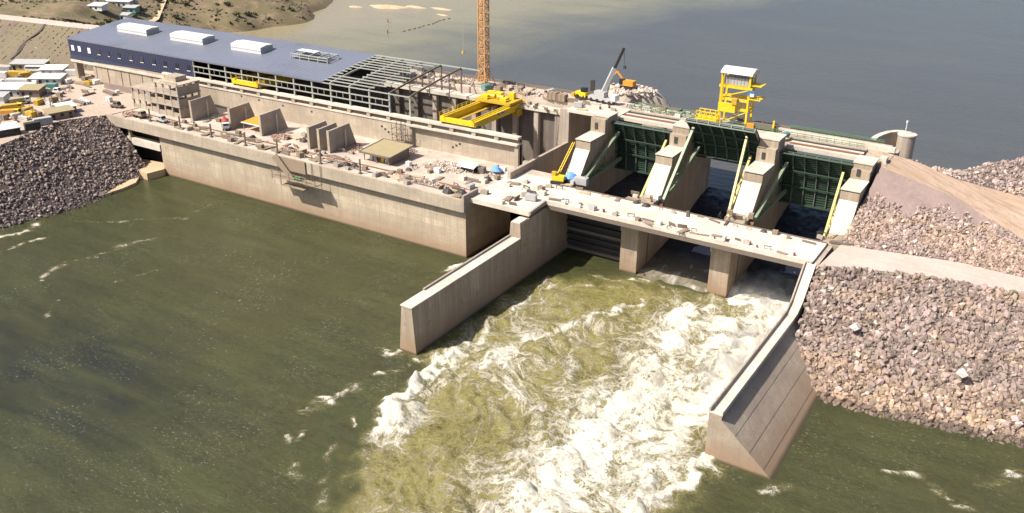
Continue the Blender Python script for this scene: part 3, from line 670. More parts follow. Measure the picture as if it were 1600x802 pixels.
# upstairs wall between deck and crane hall
b = PB(); b.box(-182, -60, 20.5, 22.0, 18.0, 26.2); b.box(-60, -17.2, 21.3, 22.4, 18.0, 26.2)
b.box(-60, -59, 20.4, 21.29, 18.0, 26.2); b.build('hall_front_wall', 'conc', ph)
b = PB(); b.box(-60.5, -17.2, 19.5, 22.4, 26.2, 26.75); b.box(-182, -60.503, 20.2, 22.2, 26.2, 26.7); b.build('ledge', 'white_c', ph)
b = PB(); b.box(-182, -17.2, 20.0, 22.3, 28.2, 28.95); b.build('crane_beam', 'white_c', ph)
PX = [-164.6 + 8.7 * i for i in range(17)]
for x in PX:
    b = PB(); b.box(x - .75, x + .75, 20.25, 22.1, 26.705 if x < -60 else 26.755, 28.2); b.build('stub_post', 'conc', ph)
b = PB(); b.box(-182, -17.2, 20.95, 21.15, 26.76, 28.19); b.build('slot_back', 'brown_steel', ph)
b = PB(); b.box(-18.6, -17.2, 20.2, 23.0, 18, 26.19); b.build('end_pillar', 'conc', ph)
for (x, z) in ((-72, 24.0), (-70.6, 23.2), (-69.2, 22.4), (-43, 21.2), (-41.6, 22.0), (-40.2, 22.8), (-118, 24.6), (-130, 25.0), (-139, 25.2), (-104, 24.4)):
    b = PB(); b.box(x - .4, x + .4, 20.42 if x < -60 else 21.22, 20.6 if x < -60 else 21.4, z - .3, z + .3); b.build('wall_opening', 'dark', ph)
# hall behind: floor, rear wall with columns, rear crane beam, intake block
b = PB(); b.box(-182, -17.2, 22.7, 51, 9, 10); b.build('hall_floor', 'grey_c', ph)
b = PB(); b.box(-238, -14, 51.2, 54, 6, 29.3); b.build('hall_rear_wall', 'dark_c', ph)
for i in range(12):
    x = -114 + 8.6 * i
    if x > -18.5: break
    b = PB(); b.box(x - .9, x + .9, 49.6, 51.19, 8, 29.2); b.build('column', 'pier' if x > -75 else 'dark_c', ph)  # columns under the roof get the darker tone, indoor shade as colour
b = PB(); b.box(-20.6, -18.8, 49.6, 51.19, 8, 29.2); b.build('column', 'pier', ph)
b = PB(); b.box(-124, -16.5, 49.0, 53, 29.303, 30.5); b.build('rear_crane_beam', 'white_c', ph)
b = PB(); b.box(-240, -13.2, 54.01, 65.5, 2, 32.6); b.build('intake_block', 'deck', ph)
b = PB(); b.box(-100, -13.2, 65.0, 65.7, 32.603, 33.6); b.build('intake_kerb', 'brown_steel', ph)
b = PB(); b.box(-14.2, -13.2, 22, 45.5, 0, 21.4); b.build('end_wall', 'pier', ph)
b = PB(); b.box(-16.4, -13.0, 45.51, 54, 0, 32.59); b.build('end_pillar', 'pier', ph)
b = PB(); b.box(-14.2, -13.1, 9, 21.99, 18.9, 21.4); b.build('end_wall', 'pier', ph)
# roof of the finished bays
def roof_z(y): t = (y - 21.3) / 30.6; return 36.0 + 3.9 * (1.25 * t - .25 * t * t)
ry = np.linspace(21.0, 52.2, 12)
prof = [(y, roof_z(y)) for y in ry] + [(y, roof_z(y) - .35) for y in ry[::-1]]
b = PB(); b.prof(-241.2, -98.5, prof)
for k in range(71):
    x = -240.6 + 2.0 * k
    for i in range(0, 11): b.add([(x - .05, ry[i], roof_z(ry[i]) + .003), (x + .05, ry[i], roof_z(ry[i]) + .003), (x + .05, ry[i + 1], roof_z(ry[i + 1]) + .003), (x - .05, ry[i + 1], roof_z(ry[i + 1]) + .003), (x, ry[i], roof_z(ry[i]) + .05), (x, ry[i + 1], roof_z(ry[i + 1]) + .05)], [(0, 4, 5, 3), (4, 1, 2, 5)])
roof = b.build('roof', 'roofblue', ph)
b = PB(); b.box(-241.2, -98.5, 20.95, 21.2, 35.55, 36.12); b.build('gutter', 'roofblue', roof)
for (x0, x1) in ((-226, -207.5), (-193, -174), (-158, -142)):
    b = PB(); y0, y1 = 35.2, 41.8
    b.prof(x0, x1, [(y0, roof_z(y0) - .1), (y1, roof_z(y1) - .1), (y1, roof_z(y1) + 2.0), ((y0 + y1) / 2, roof_z(y0) + 3.1), (y0, roof_z(y0) + 2.5)])
    mo = b.build('roof_monitor', 'white', roof)
    b = PB()
    for k in range(int((x1 - x0) / 1.2)): b.box(x0 + .6 + 1.2 * k, x0 + .72 + 1.2 * k, y0 - .05, y0 - .004, roof_z(y0) + .1, roof_z(y0) + 2.4)
    b.box(x0, x1, y0 - .12, y0 - .051, roof_z(y0) + 1.1, roof_z(y0) + 1.3); b.build('louvre', 'grey', mo)
    b = PB(); b.prof(x1 + .003, x1 + .08, [(y0 + .3, roof_z(y0) + .4), (y1 - .3, roof_z(y1) + .3), (y1 - .3, roof_z(y1) + 1.7), (y0 + .3, roof_z(y0) + 2.2)]); b.build('end_panel', 'steel', mo)
# monitor still a bare frame
b = PB(); x0, x1, y0, y1 = -127, -109, 36, 42
for x in np.linspace(x0, x1, 5):
    b.bar((x, y0, roof_z(y0)), (x, y0, roof_z(y0) + 2), .3); b.bar((x, y1, roof_z(y1)), (x, y1, roof_z(y1) + 1.6), .3)
    b.bar((x, y0, roof_z(y0) + 2), (x, y1, roof_z(y1) + 1.6), .3)
b.bar((x0, y0, roof_z(y0) + 2), (x1, y0, roof_z(y0) + 2), .35); b.bar((x0, y1, roof_z(y1) + 1.6), (x1, y1, roof_z(y1) + 1.6), .35); b.bar((x0, y0, roof_z(y0) + 1), (x1, y0, roof_z(y0) + 1), .25)
mo = b.build('roof_monitor', 'pale_steel', roof)
b = PB(); b.add([(x, y, roof_z(y) + .02) for x, y in ((x0 + .4, y0 + .4), (x1 - .4, y0 + .4), (x1 - .4, y1 - .4), (x0 + .4, y1 - .4))], [(0, 1, 2, 3)]); b.build('roof_opening', 'dark', mo)
b = PB(); b.add([(x, y, z) for x, y, z in ((x0, y0 + 3, roof_z(y0 + 3) + 2.2), (x0 + 9, y0 + 3, roof_z(y0 + 3) + 2.2), (x0 + 9, y1 + .3, roof_z(y1) + 1.9), (x0, y1 + .3, roof_z(y1) + 1.9))], [(0, 1, 2, 3)]); b.build('roof_sheet', 'white', mo)
# blue cladding with windows
b = PB()
b.add([(-240.8, 21.3, 35.6), (-164.8, 21.3, 35.6), (-164.8, 21.3, 28.9), (-240.8, 21.3, 27.2), (-240.8, 21.1, 35.6), (-164.8, 21.1, 35.6), (-164.8, 21.1, 28.9), (-240.8, 21.1, 27.2)], [(0, 1, 2, 3), (7, 6, 5, 4), (0, 4, 5, 1), (1, 5, 6, 2), (2, 6, 7, 3), (3, 7, 4, 0)])
for k in range(73): b.box(-239.9 + 1.02 * k, -239.8 + 1.02 * k, 21.02, 21.095, 29.0, 35.5)
clad = b.build('blue_cladding', 'blue', ph)
for i, x in enumerate((-238.0, -233.6, -227.2, -220.9, -214.6, -208.1, -200.8, -194.2, -187.0, -180.4, -173.4, -167.0)):
    zc = 32.3; wv = .9 if i != 4 else .5
    b = PB(); b.box(x - wv, x + wv, 20.96, 21.01, zc - 1.0, zc + 1.0); wdw = b.build('window', 'bright' if i < 3 else 'glass', clad)
    b = PB(); b.box(x - wv - .1, x + wv + .1, 20.85, 20.955, zc - 1.25, zc - 1.02); b.build('sill', 'white', wdw)
b = PB(); b.box(-240.9, -240.5, 21.35, 51.5, 26, 35.9); b.build('gable_cladding', 'blue', ph)
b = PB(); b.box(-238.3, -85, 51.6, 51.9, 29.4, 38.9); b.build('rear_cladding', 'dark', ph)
# concrete front under the blue cladding
b = PB(); b.box(-226, -182.1, 21.2, 24, 18, 28); b.build('hall_front_wall', 'conc', ph)
for x in (-217.5, -209, -204, -196, -190):
    b = PB(); b.box(x - .14, x + .14, 21.08, 21.19, 18, 26.1); b.build('joint_strip', 'rust', ph)
b = PB(); b.box(-214, -184, 15.8, 16.8, 18.5, 21.4); b.box(-184.9, -184, 16.81, 21, 18.5, 21.4); b.build('low_wall', 'fill', ph)
b = PB(); b.box(-240.5, -182.1, 20.6, 24, 26.2, 27.1); b.build('ledge', 'white_c', ph)
for x in (-238.5, -225.8):
    b = PB(); b.box(x - .8, x + .8, 21, 24.1, 18, 26.19); b.build('support_pillar', 'conc', ph)
b = PB(); b.box(-238, -226, 30, 31, 18, 28); b.build('recess_wall', 'dark', ph)  # dark backing sheet, shade of the opening painted into it
# steel frame: columns, girts, rafters, purlins
for i, x in enumerate(PX[:13]):
    b = PB(); b.bar((x, 21.5, 28.955), (x, 21.5, 36.0), .5, .5); b.build('steel_column', 'pale_steel', ph)
for z, x1 in ((35.7, -60.2), (33.4, -68.9), (31.2, -68.9)):
    b = PB(); b.box(-164.6, x1, 21.05, 21.24, z - .2, z + .2); b.build('girt', 'pale_steel', ph)
for x in PX[:11]:
    for d in (2.9, 5.8):
        b = PB(); b.box(x + d - .08, x + d + .08, 21.08, 21.2, 31.4, 33.2); b.build('girt_post', 'steel', ph)
for i, x in enumerate(PX[8:13]):
    b = PB(); pts = [(x, y, roof_z(y) - .2) for y in np.linspace(21.5, 51.5, 7)]
    for a, c2 in zip(pts[:-1], pts[1:]): b.bar(a, c2, .35, .6)
    b.build('rafter', 'pale_steel' if i < 2 else 'brown_steel', ph)
    b = PB(); b.bar((x, 51.5, 30.5), (x, 51.5, 39.6), .45); b.build('steel_column', 'brown_steel', ph)
    if i > 1:
        b = PB(); b.bar((x, 44, 30), (x, 44, roof_z(44) - .4), .25); b.build('rafter_post', 'brown_steel', ph)
for j, y in enumerate(np.linspace(22.6, 50.5, 13)):
    if j in (3, 4, 5):
        for (xa, xb) in ((-98.4, -95.9), (-87, -69.5)):
            b = PB(); b.box(xa, xb, y - .22, y + .22, roof_z(y) + .11, roof_z(y) + .4); b.build('purlin', 'pale_steel', ph)
    else:
        b = PB(); b.box(-98.4, -76 + (j % 3) * 3.3, y - .22, y + .22, roof_z(y) + .11, roof_z(y) + .4); b.build('purlin', 'pale_steel', ph)
b = PB(); b.box(-98.4, -52, 51.3, 51.7, 39.6, 40.0); b.build('purlin', 'pale_steel', ph)
# ------------------------------------------------------------------ fins on the deck
FG = 'free standing concrete fin walls on the powerhouse deck'
for i, (x, y0, L, lb) in enumerate(((-146, .2, 9.3, 'concrete fin wall beside the unfinished frame building'), (-126.2, .8, 9.3, 'concrete fin wall just behind the red truck'), (-111, 1.0, 9.5, 'concrete fin wall touching the orange canopy'),
                                  (-86.6, -.6, 8.4, 'leftmost and farthest of the three closely spaced concrete fins'), (-82.2, -.4, 8.4, 'middle one of the three closely spaced concrete fins'), (-78.0, -.2, 10.2, 'concrete fin with buttress nearest the tan roofed shed'))):
    f = empty('fin_wall', (x, y0, 18.8), lb, 'concrete wall', FG)
    b = MB(); b.prof(x - .35, x + .35, [(y0, 18.8), (y0, 26.4), (y0 + L, 26.7), (y0 + L + 3.0, 18.8)]); b.build('wall_panel', 'grey_c', f)
    b = MB(); b.box(x - .5, x + .5, y0 - .25, y0 - .003, 18.8, 26.6); b.build('edge_rib', 'conc', f)
    b = MB(); b.box(x + .353, x + .75, y0 + L * .72, y0 + L * .72 + .6, 18.8, 25.4); b.build('buttress', 'white_c', f)

# ------------------------------------------------------------------ divider wall
dv = empty('divider_wall', (4, -60, 0), 'long straight concrete dividing wall running out into the river left of the spillway', 'concrete wall')
b = MB(); n = 24
def wall_sec(y, zt):
    k = (17.3 - zt) * .045
    return [(1.2, y, -4), (7.0, y, -4), (5.8, y, zt), (2.7, y, zt)]
def loft(b, secs):
    n = len(secs[0]); base = len(b.v)
    for s in secs: b.v += s
    for i in range(len(secs) - 1):
        for j in range(n): b.f.append((base + i * n + j, base + i * n + (j + 1) % n, base + (i + 1) * n + (j + 1) % n, base + (i + 1) * n + j))
    b.f.append(tuple(base + j for j in range(n))); b.f.append(tuple(base + (len(secs) - 1) * n + j for j in range(n))[::-1])
loft(b, [wall_sec(y, 12.7) for y in np.linspace(-64, -14.7, 10)]); b.build('lower_wall', 'pier_w', dv)
b = MB(); loft(b, [wall_sec(y, 17.3) for y in (-14.69, -10, 0, 14)]); b.build('upper_wall', 'pier_w', dv)
b = MB(); b.box(2.5, 6.0, -64.2, -14.75, 12.703, 13.0); b.build('coping', 'white_c', dv)
b = MB(); b.box(2.4, 2.9, -55, -15, 13.003, 13.5); b.build('kerb', 'grey_c', dv)
b = MB(); b.box(2.9, 5.6, -14.6, -10.4, 17.303, 17.55); b.build('coping', 'white_c', dv)

# ------------------------------------------------------------------ training wall
tw = empty('training_wall', (84, -40, 0), 'stepped and battered concrete training wall on the right side of the spillway', 'concrete wall')
b = MB(); T = [(-64, 11.0), (-40, 10.4), (-13, 9.9)]
secs = []
for y, zt in T:
    prof = [(80.9, -4), (80.9, zt), (83.6, zt)]
    zz = zt - 1.0; xx = 83.6
    prof.append((xx, zz))
    hgt = zz + 4; tot = 96.6 + 4 * .0 - xx
    for k in range(5):
        zz2 = zz - hgt / 5 * .93; xx2 = xx + (99.6 - 83.6) / 5 - .12
        prof += [(xx2, zz2)]
        zz = zz2 - hgt / 5 * .07; xx = xx2 + .12
        prof += [(xx, zz)]
    prof[-1] = (99.6, -4)
    secs.append([(x, y, z) for x, z in prof])
loft(b, secs); b.build('battered_wall', 'conc_step', tw)
b = MB(); loft(b, [[(80.9, y, -3), (83.9, y, -3), (83.9, y, zt), (80.9, y, zt)] for y, zt in ((-12.99, 9.9), (-9, 11.5), (-4, 16.0), (-.7, 18.7), (22, 18.7))]); b.build('upper_wall', 'pier', tw)
b = MB(); loft(b, [[(80.75, y, zt + .003), (83.7, y, zt + .003), (83.7, y, zt + .3), (80.75, y, zt + .3)] for y, zt in T + [(-9, 11.5), (-4, 16.0), (-.7, 18.9)]]); b.build('coping', 'white_c', tw)
b = MB(); loft(b, [[(80.8, y, zt + .303), (81.15, y, zt + .303), (81.15, y, zt + 1.2), (80.8, y, zt + 1.2)] for y, zt in T + [(-9, 11.5), (-4, 16.0), (-.7, 18.9)]]); b.build('kerb', 'pier', tw)
b = MB(); loft(b, [[(83.3, y, zt + .303), (83.7, y, zt + .303), (83.7, y, zt + .9), (83.3, y, zt + .9)] for y, zt in T + [(-9, 11.5), (-4, 16.0), (-.7, 18.9)]]); b.build('kerb', 'white_c', tw)

# ------------------------------------------------------------------ spillway piers
PIER_X = (0., 27.0, 54.1, 81.0); PW = (5.1, 5.3, 5.5, 5.0)
PG = 'spillway piers'
PL = ('spillway pier next to the powerhouse end with the yellow drill rig at its foot', 'spillway pier between the leftmost dark gate and the raised gate', 'tall spillway pier between the raised gate and the rightmost gate', 'spillway pier against the right bank abutment')
for i, (x, wd) in enumerate(zip(PIER_X, PW)):
    t = empty('spillway_pier', (x + wd / 2, 25, 0), PL[i], 'dam pier', PG)
    ztop = (34.4, 33.6, 34.2, 32.6)[i]; zt2 = (34.6, 35.6, 36.4, 34.0)[i]
    b = MB(); y0 = (14.1, 6.6, 6.6, 14.1)[i]
    pts = [(y0, -4), (61.5, -4), (61.5, 32.4), (46, 32.4), (46, zt2), (39.4, zt2), (39.4, ztop), (37.4, ztop), (37.4, 29.8), (27.6, 29.4), (27.6, 27.0), (21.2, 19.2), (14.3, 19.2), (14.3, 17.2), (y0, 17.2)]
    if i in (0, 3): pts = pts[:13] + [(14.1, 19.2)]
    b.prof(x, x + wd, pts); b.build('pier_body', 'pier_w', t)
    b = MB(); b.add([(x + .05, 21.25, 19.3), (x + wd - .05, 21.25, 19.3), (x + wd - .05, 27.5, 27.02), (x + .05, 27.5, 27.02), (x + .05, 21.15, 19.4), (x + wd - .05, 21.15, 19.4), (x + wd - .05, 27.4, 27.12), (x + .05, 27.4, 27.12)], [(0, 1, 2, 3), (4, 5, 6, 7), (0, 1, 5, 4), (1, 2, 6, 5), (2, 3, 7, 6), (3, 0, 4, 7)]); b.build('sloped_face', 'white_c', t)
    b = MB(); b.box(x - .15, x + wd + .15, 27.4, 37.6, 29.83, 30.05); b.build('ledge', 'white_c', t)
    b = MB(); b.box(x - .25, x + wd + .25, 39.2, 46.2, zt2 + .003, zt2 + .35); b.build('cap', 'white_c', t)
    b = MB(); b.box(x + wd * .3, x + wd * .3 + 1.0, 37.2, 37.39, 31.0, 33.0); b.build('hatch', 'dark', t)
    if i in (1, 2):
        b = MB(); b.box(x - .35, x, 6.9, 8.3, 12.5, 17.1); b.build('corbel', 'white_c', t)
        b = MB(); b.box(x + wd * .8, x + wd + .1, 13.5, 14.1, -2, 17); b.build('stoplog_slot', 'dark_c', t)

# ------------------------------------------------------------------ radial gates
def make_gate(width, label, loc, rot):
    t = empty('spillway_gate', loc, label, 'spillway gate', 'radial gates of the spillway')
    L = Vector(loc); RG = 27.0; a0, a1 = R(-4.5), R(33.6)
    P = lambda a, r_=RG: (r_ * math.cos(a), r_ * math.sin(a))
    def mk(b, name, mat, par=t):
        b.tf = lambda p: (p[0] + L.x, p[1] + L.y, p[2] + L.z); return b.build(name, mat, par)
    aa = np.linspace(a0, a1, 13)
    b = MB(); b.prof(0, width, [P(a, RG + .25) for a in aa] + [P(a, RG) for a in aa[::-1]])
    for k in range(24):
        a = a0 + (a1 - a0) * (k + .5) / 24
        b.prof(.3, width - .3, [P(a - .004, RG + .05), P(a + .004, RG + .05), P(a + .004, RG - .3), P(a - .004, RG - .3)])
    mk(b, 'skin_plate', 'green')
    for k in range(7):
        x = .25 + (width - .5) * k / 6
        b = MB(); b.prof(x - .09, x + .09, [P(a, RG - .003) for a in aa] + [P(a, RG - .8) for a in aa[::-1]]); mk(b, 'vertical_rib', 'green2')
    for a in (R(-4.1), R(8), R(19.5), R(34)):
        b = MB(); b.prof(.1, width - .1, [P(a - .009, RG - .81), P(a + .009, RG - .81), P(a + .009, RG - 1.2), P(a - .009, RG - 1.2)]); mk(b, 'girder', 'green')
    for s, x0, xo in ((0, .7, width * .1), (1, width - .75, width * .86)):
        mat = 'arm' if s == 0 else 'armsunlit'  # shaded and sunlit tones of one arm paint
        for a in (R(4), R(26)):
            y, z = P(a, RG - 1.3)
            b = MB(); b.bar((x0, .3, 0), (xo, y, z), .8 if s == 0 else .65, 1.0); mk(b, 'gate_arm', mat)
        ys = [P(R(4), 16), P(R(26), 16), P(R(4), 9), P(R(26), 9)]
        b = MB(); f = lambda q: x0 + (xo - x0) * math.hypot(*q) / RG
        b.bar((f(ys[0]), *ys[0]), (f(ys[1]), *ys[1]), .4); b.bar((f(ys[2]), *ys[2]), (f(ys[3]), *ys[3]), .4); b.bar((f(ys[0]), *ys[0]), (f(ys[3]), *ys[3]), .3)
        mk(b, 'arm_bracing', mat)
        b = MB(); b.tube((x0 - .6, 0, 0), (x0 + .6, 0, 0), .9, 12); mk(b, 'trunnion', 'rust')
    t.rotation_euler.x = rot
    return t
make_gate(21.6, 'dark green radial gate nearest the powerhouse, lowered, above the stoplogs', (5.25, 20, 17.5), R(1.5))
make_gate(21.5, 'dark green radial gate swung up high under the yellow hoist tower', (32.45, 20, 17.5), R(23))
make_gate(21.1, 'sunlit green radial gate beside the right bank, nearly closed', (59.75, 20, 17.5), R(1.2))

# ------------------------------------------------------------------ water in the three bays
m, nt, p = new_mat('spillway_chute_water'); M['chute'] = m
W = world_pos(nt); at = nt.nodes.new('ShaderNodeAttribute'); at.attribute_name = 'foam'
n1 = noise(nt, world_pos(nt, .9, .22, .3), .9, 8, .7, .5)
gy_ = sep(nt, W)
base = mix_c(nt, ramp(nt, gy_[1], 12, 25), (.165, .147, .105), (.014, .017, .028))  # navy part: shade under the gates painted into the water colour
c = mix_c(nt, ramp(nt, math_n(nt, 'ADD', math_n(nt, 'MULTIPLY', n1, .9), at.outputs['Fac']), .75, 1.25), base, (.72, .70, .64))
nt.links.new(c, p.inputs['Base Color']); p.inputs['Roughness'].default_value = .1; p.inputs['IOR'].default_value = 1.33
bump(nt, n1, .6, .8, p)
def chute(x0, x1, prof, fo, seed):
    nx = 40; ys = np.array([q[0] for q in prof]); zs = np.array([q[1] for q in prof]); t = np.linspace(0, 1, 90)
    s = np.r_[0, np.cumsum(np.hypot(np.diff(ys), np.diff(zs)))]; yy = np.interp(t * s[-1], s, ys); zz = np.interp(t * s[-1], s, zs); ff = np.interp(t * s[-1], s, fo)
    gx = np.linspace(x0, x1, nx); X, Y = np.meshgrid(gx, yy); Zb = np.repeat(zz[:, None], nx, 1); Fb = np.repeat(ff[:, None], nx, 1)
    Zb = Zb + (vnoise(X, Y, seed, .35) - .5) * (.25 + Fb * 1.8) + (vnoise(X, Y, seed + 1, 1.1) - .5) * Fb * .8
    o = grid_mesh('spillway_water', np.stack([X, Y, Zb], -1), 'chute')
    a = o.data.attributes.new('foam', 'FLOAT', 'POINT'); a.data.foreach_set('value', (Fb + (vnoise(X, Y, seed + 5, .4) - .5) * .35).ravel().astype(np.float32))
chute(5.1, 27.0, [(61.7, 10), (50, 9.8), (12.9, 9.4)], [-.4, -.4, -.4], 61)
chute(32.3, 54.1, [(61.7, 10), (56, 9.4), (50, 7.8), (42, 5), (34, 3.2), (26, 2.1), (20, 1.4), (14, .8), (8, .3), (5, -.3)], [-.4, -.4, -.35, -.2, -.05, .05, .15, .25, .28, .2], 62)
chute(59.6, 81.0, [(61.7, 10), (56, 9.2), (50, 7.4), (42, 4.8), (34, 3.4), (26, 2.6), (20, 2.0), (14, 1.4), (8, .7), (4, -.3)], [-.4, -.4, -.35, -.2, 0, .15, .35, .6, .75, .6], 63)
# ogee sills under the water, and stoplogs in the left bay
for x0, x1 in ((5.1, 27.0), (32.3, 54.1), (59.5, 81.0)):
    b = MB(); b.prof(x0 + .01, x1 - .01, [(60, -4), (60, 3), (50, 4.6), (44, 3), (36, 1), (28, 0), (20, -1.5), (10, -3), (10, -4)])
    o = b.build('spillway_sill', 'pier_w'); tag(o, 'curved concrete spillway sill under the water of the ' + {5: 'stoplogged left', 32: 'open middle', 59: 'foaming right'}[int(x0)] + ' bay', 'spillway sill')
sg = empty('stoplog_gate', (16, 12, 0), 'stack of dark steel stoplogs closing the leftmost bay under the bridge', 'stoplogs')
b = MB(); b.box(6.4, 27.0, 12.4, 12.7, -3, 17.5); b.build('skin_plate', 'dark', sg)  # near-black colour carries the shade beneath the bridge
for k in range(8):
    b = MB(); b.box(6.5, 26.9, 11.5, 12.39, .6 + 2.05 * k, 1.5 + 2.05 * k); b.build('stoplog_beam', 'dark' if k % 3 else 'brown_steel', sg)

# ------------------------------------------------------------------ road bridge and left apron deck
rb = empty('road_bridge', (44, 7, 18), 'pale concrete road bridge crossing in front of the spillway gates', 'bridge')
b = MB(); b.box(5.6, 82.5, .3, 13.6, 18.45, 19.36); b.build('deck', 'bridge', rb)
b = MB(); b.box(5.6, 82.4, 0, .29, 18.3, 19.5); b.build('front_kerb', 'white_c', rb)
b = MB(); b.box(5.8, 81.0, .05, .5, 17.0, 18.29); b.build('front_girder', 'brown_steel', rb)
for y in (4.5, 9, 13.0):
    b = MB(); b.box(5.8, 81.0, y - .3, y + .3, 17.21, 18.44); b.build('girder', 'conc', rb)
b = MB(); b.box(5.6, 82.5, 13.61, 14.05, 18.2, 19.6); b.build('back_kerb', 'brown_steel', rb)
b = MB(); b.box(27, 82, 14.06, 15.0, 18.6, 19.0); b.build('crane_rail', 'rust', rb)
ad = empty('apron_deck', (-5, 2, 18), 'dusty concrete deck linking the powerhouse corner to the spillway bridge', 'deck')
b = MB(); b.box(-15.35, 5.55, -9.7, 17.5, 18.2, 19.2); b.build('slab', 'bridge', ad)
b = MB(); b.box(-15.35, 5.9, -10.0, -9.71, 18.0, 19.4); b.build('kerb', 'white_c', ad)
b = MB(); b.bar((6.2, -10.3, 19.0), (5.3, .1, 19.0), .6, 1.0); b.build('kerb', 'grey_c', ad)
b = MB(); b.box(-15.3, 5.5, 17.5, 21.5, 18.0, 19.3); b.build('slab', 'deck', ad)

# ------------------------------------------------------------------ crest bridge
cb = empty('crest_bridge', (35, 56, 33), 'crest deck along the top of the spillway with long grooves and green railings', 'bridge')
b = MB(); b.box(-13.1, 86.5, 56.5, 64.2, 32.403, 33.2); b.build('deck', 'deck', cb)
for x0, x1 in ((5.3, 26.8), (59.8, 80.8)):
    b = MB(); b.box(x0 - .1, x1 + .1, 47.6, 49.2, 32.0, 33.2); b.build('edge_beam', 'white_c', cb)
    b = MB(); b.box(x0, x1, 49.21, 51.9, 31.5, 33.0); b.build('groove', 'rust', cb)
    b = MB(); b.box(x0, x1, 51.91, 53.1, 32.0, 33.15); b.build('beam', 'white_c', cb)
    b = MB(); b.box(x0, x1, 53.11, 55.5, 31.5, 32.95); b.build('groove', 'dark', cb)
    b = MB(); b.box(x0, x1, 55.51, 56.4, 32.0, 33.3); b.build('beam', 'conc', cb)
b = MB(); b.box(32.4, 54.0, 49.2, 56.4, 32.2, 33.3); b.build('deck', 'deck', cb)
b = MB(); b.box(-13.1, 5.0, 45.5, 56.45, 32.3, 33.3); b.build('deck', 'white_c', cb)
for y, x0, x1 in ((57.2, 4, 56), (61.5, 4, 32), (64.0, 56, 84), (56.7, 58, 80)):
    b = MB(); mat = 'green_rail'
    for x in np.arange(x0, x1, 2.2): b.bar((x, y, 33.2), (x, y, 34.5), .12)
    for z in (33.85, 34.5): b.bar((x0, y, z), (x1, y, z), .14)
    b.build('railing', mat, cb)
b = MB(); b.box(4, 84, 64.21, 64.9, 32.4, 33.9); b.build('upstream_kerb', 'brown_steel', cb)
b = MB(); b.box(58, 84, 60.0, 61.2, 33.203, 33.7); b.build('crane_rail', 'white_c', cb)

# ------------------------------------------------------------------ curved intake guide wall at the right abutment
gw = empty('guide_wall', (86, 72, 25), 'curved concrete guide wall ending in a round nose at the right abutment', 'concrete wall')
b = MB(); pts = [(80.6, 64.8), (80.9, 67.5), (81.7, 71), (83.0, 74.4), (85, 76.8), (87.0, 77.6)]
n = len(pts); outer = []; inner = []
for k, (x, y) in enumerate(pts):
    a = pts[max(0, k - 1)]; c2 = pts[min(n - 1, k + 1)]; d = Vector((c2[0] - a[0], c2[1] - a[1])).normalized(); nn = Vector((d.y, -d.x))
    inner.append((x + nn.x * .8, y + nn.y * .8)); outer.append((x - nn.x * .8, y - nn.y * .8))
b.prism(outer + inner[::-1], 4, 34.0); b.build('curved_wall', 'conc', gw)
b = MB(); b.prism(outer + inner[::-1], 34.003, 34.35); b.build('coping', 'white_c', gw)
b = MB(); b.tube((88.2, 75.2, 4), (88.2, 75.2, 33.9), 2.6, 28); b.build('round_nose', 'pier', gw, False)
b = MB(); b.tube((88.2, 75.2, 33.903), (88.2, 75.2, 34.3), 2.8, 28); b.build('cap', 'white_c', gw)
ab = empty('abutment_block', (85.5, 52, 30), 'jagged pale concrete abutment block at the right end of the crest', 'concrete block')
b = MB(); b.box(86.02, 88.3, 46, 56, 20, 32.9); b.box(86.6, 88.8, 56.01, 63, 2, 32.5); b.build('block', 'pier', ab)
b = MB(); b.box(81, 88.3, 56.6, 58.2, 33.203, 34.6); b.build('upstand', 'white_c', ab)
b = MB(); b.box(86.2, 88.0, 47, 50, 32.903, 34.2); b.build('upstand', 'white_c', ab)
lp = empty('lamp_post', (87.6, 75, 34.3), 'thin white lamp post on the round nose of the guide wall', 'lamp post')
b = MB(); b.tube((87.6, 75, 34.303), (87.6, 75, 37.6), .12, 8); b.build('pole', 'white', lp)
b = MB(); b.tube((87.6, 75, 37.603), (87.6, 75, 38.3), .3, 10); b.build('lamp', 'white', lp)

# left end: ledge block, sloping apron and rock shelf under the deck
b = MB(); b.prism([(-170, -9), (-153, -6.5), (-150.9, -12.2), (-152, -18.5), (-166.5, -16.5)], -3, 2.6); o = b.build('concrete_ledge', 'sand'); tag(o, 'low tan concrete ledge at the water under the left deck end', 'concrete block')
b = MB(); b.add([(-177, -19, 13.5), (-173.5, -13, 13.5), (-165.5, -13.5, 2.4), (-167.5, -19.5, 2.4), (-177, -19, 11.5), (-173.5, -13, 11.5), (-165.5, -13.5, .4), (-167.5, -19.5, .4)], [(0, 1, 2, 3), (4, 5, 6, 7), (0, 1, 5, 4), (1, 2, 6, 5), (2, 3, 7, 6), (3, 0, 4, 7)]); o = b.build('sloping_apron', 'fill'); tag(o, 'pale sloping concrete apron between the dark riprap and the deck opening', 'concrete slab')
b = MB(); n = 18
base = [(-162, -18), (-155, -20), (-151.5, -24), (-150.5, -30), (-150.6, -37), (-152.5, -42), (-156, -38), (-161, -30)]
b.prism(base, -2, .9); o = b.build('rock_shelf', 'sand'); tag(o, 'flat yellowish rock shelf at the foot of the left bank riprap', 'rock shelf')
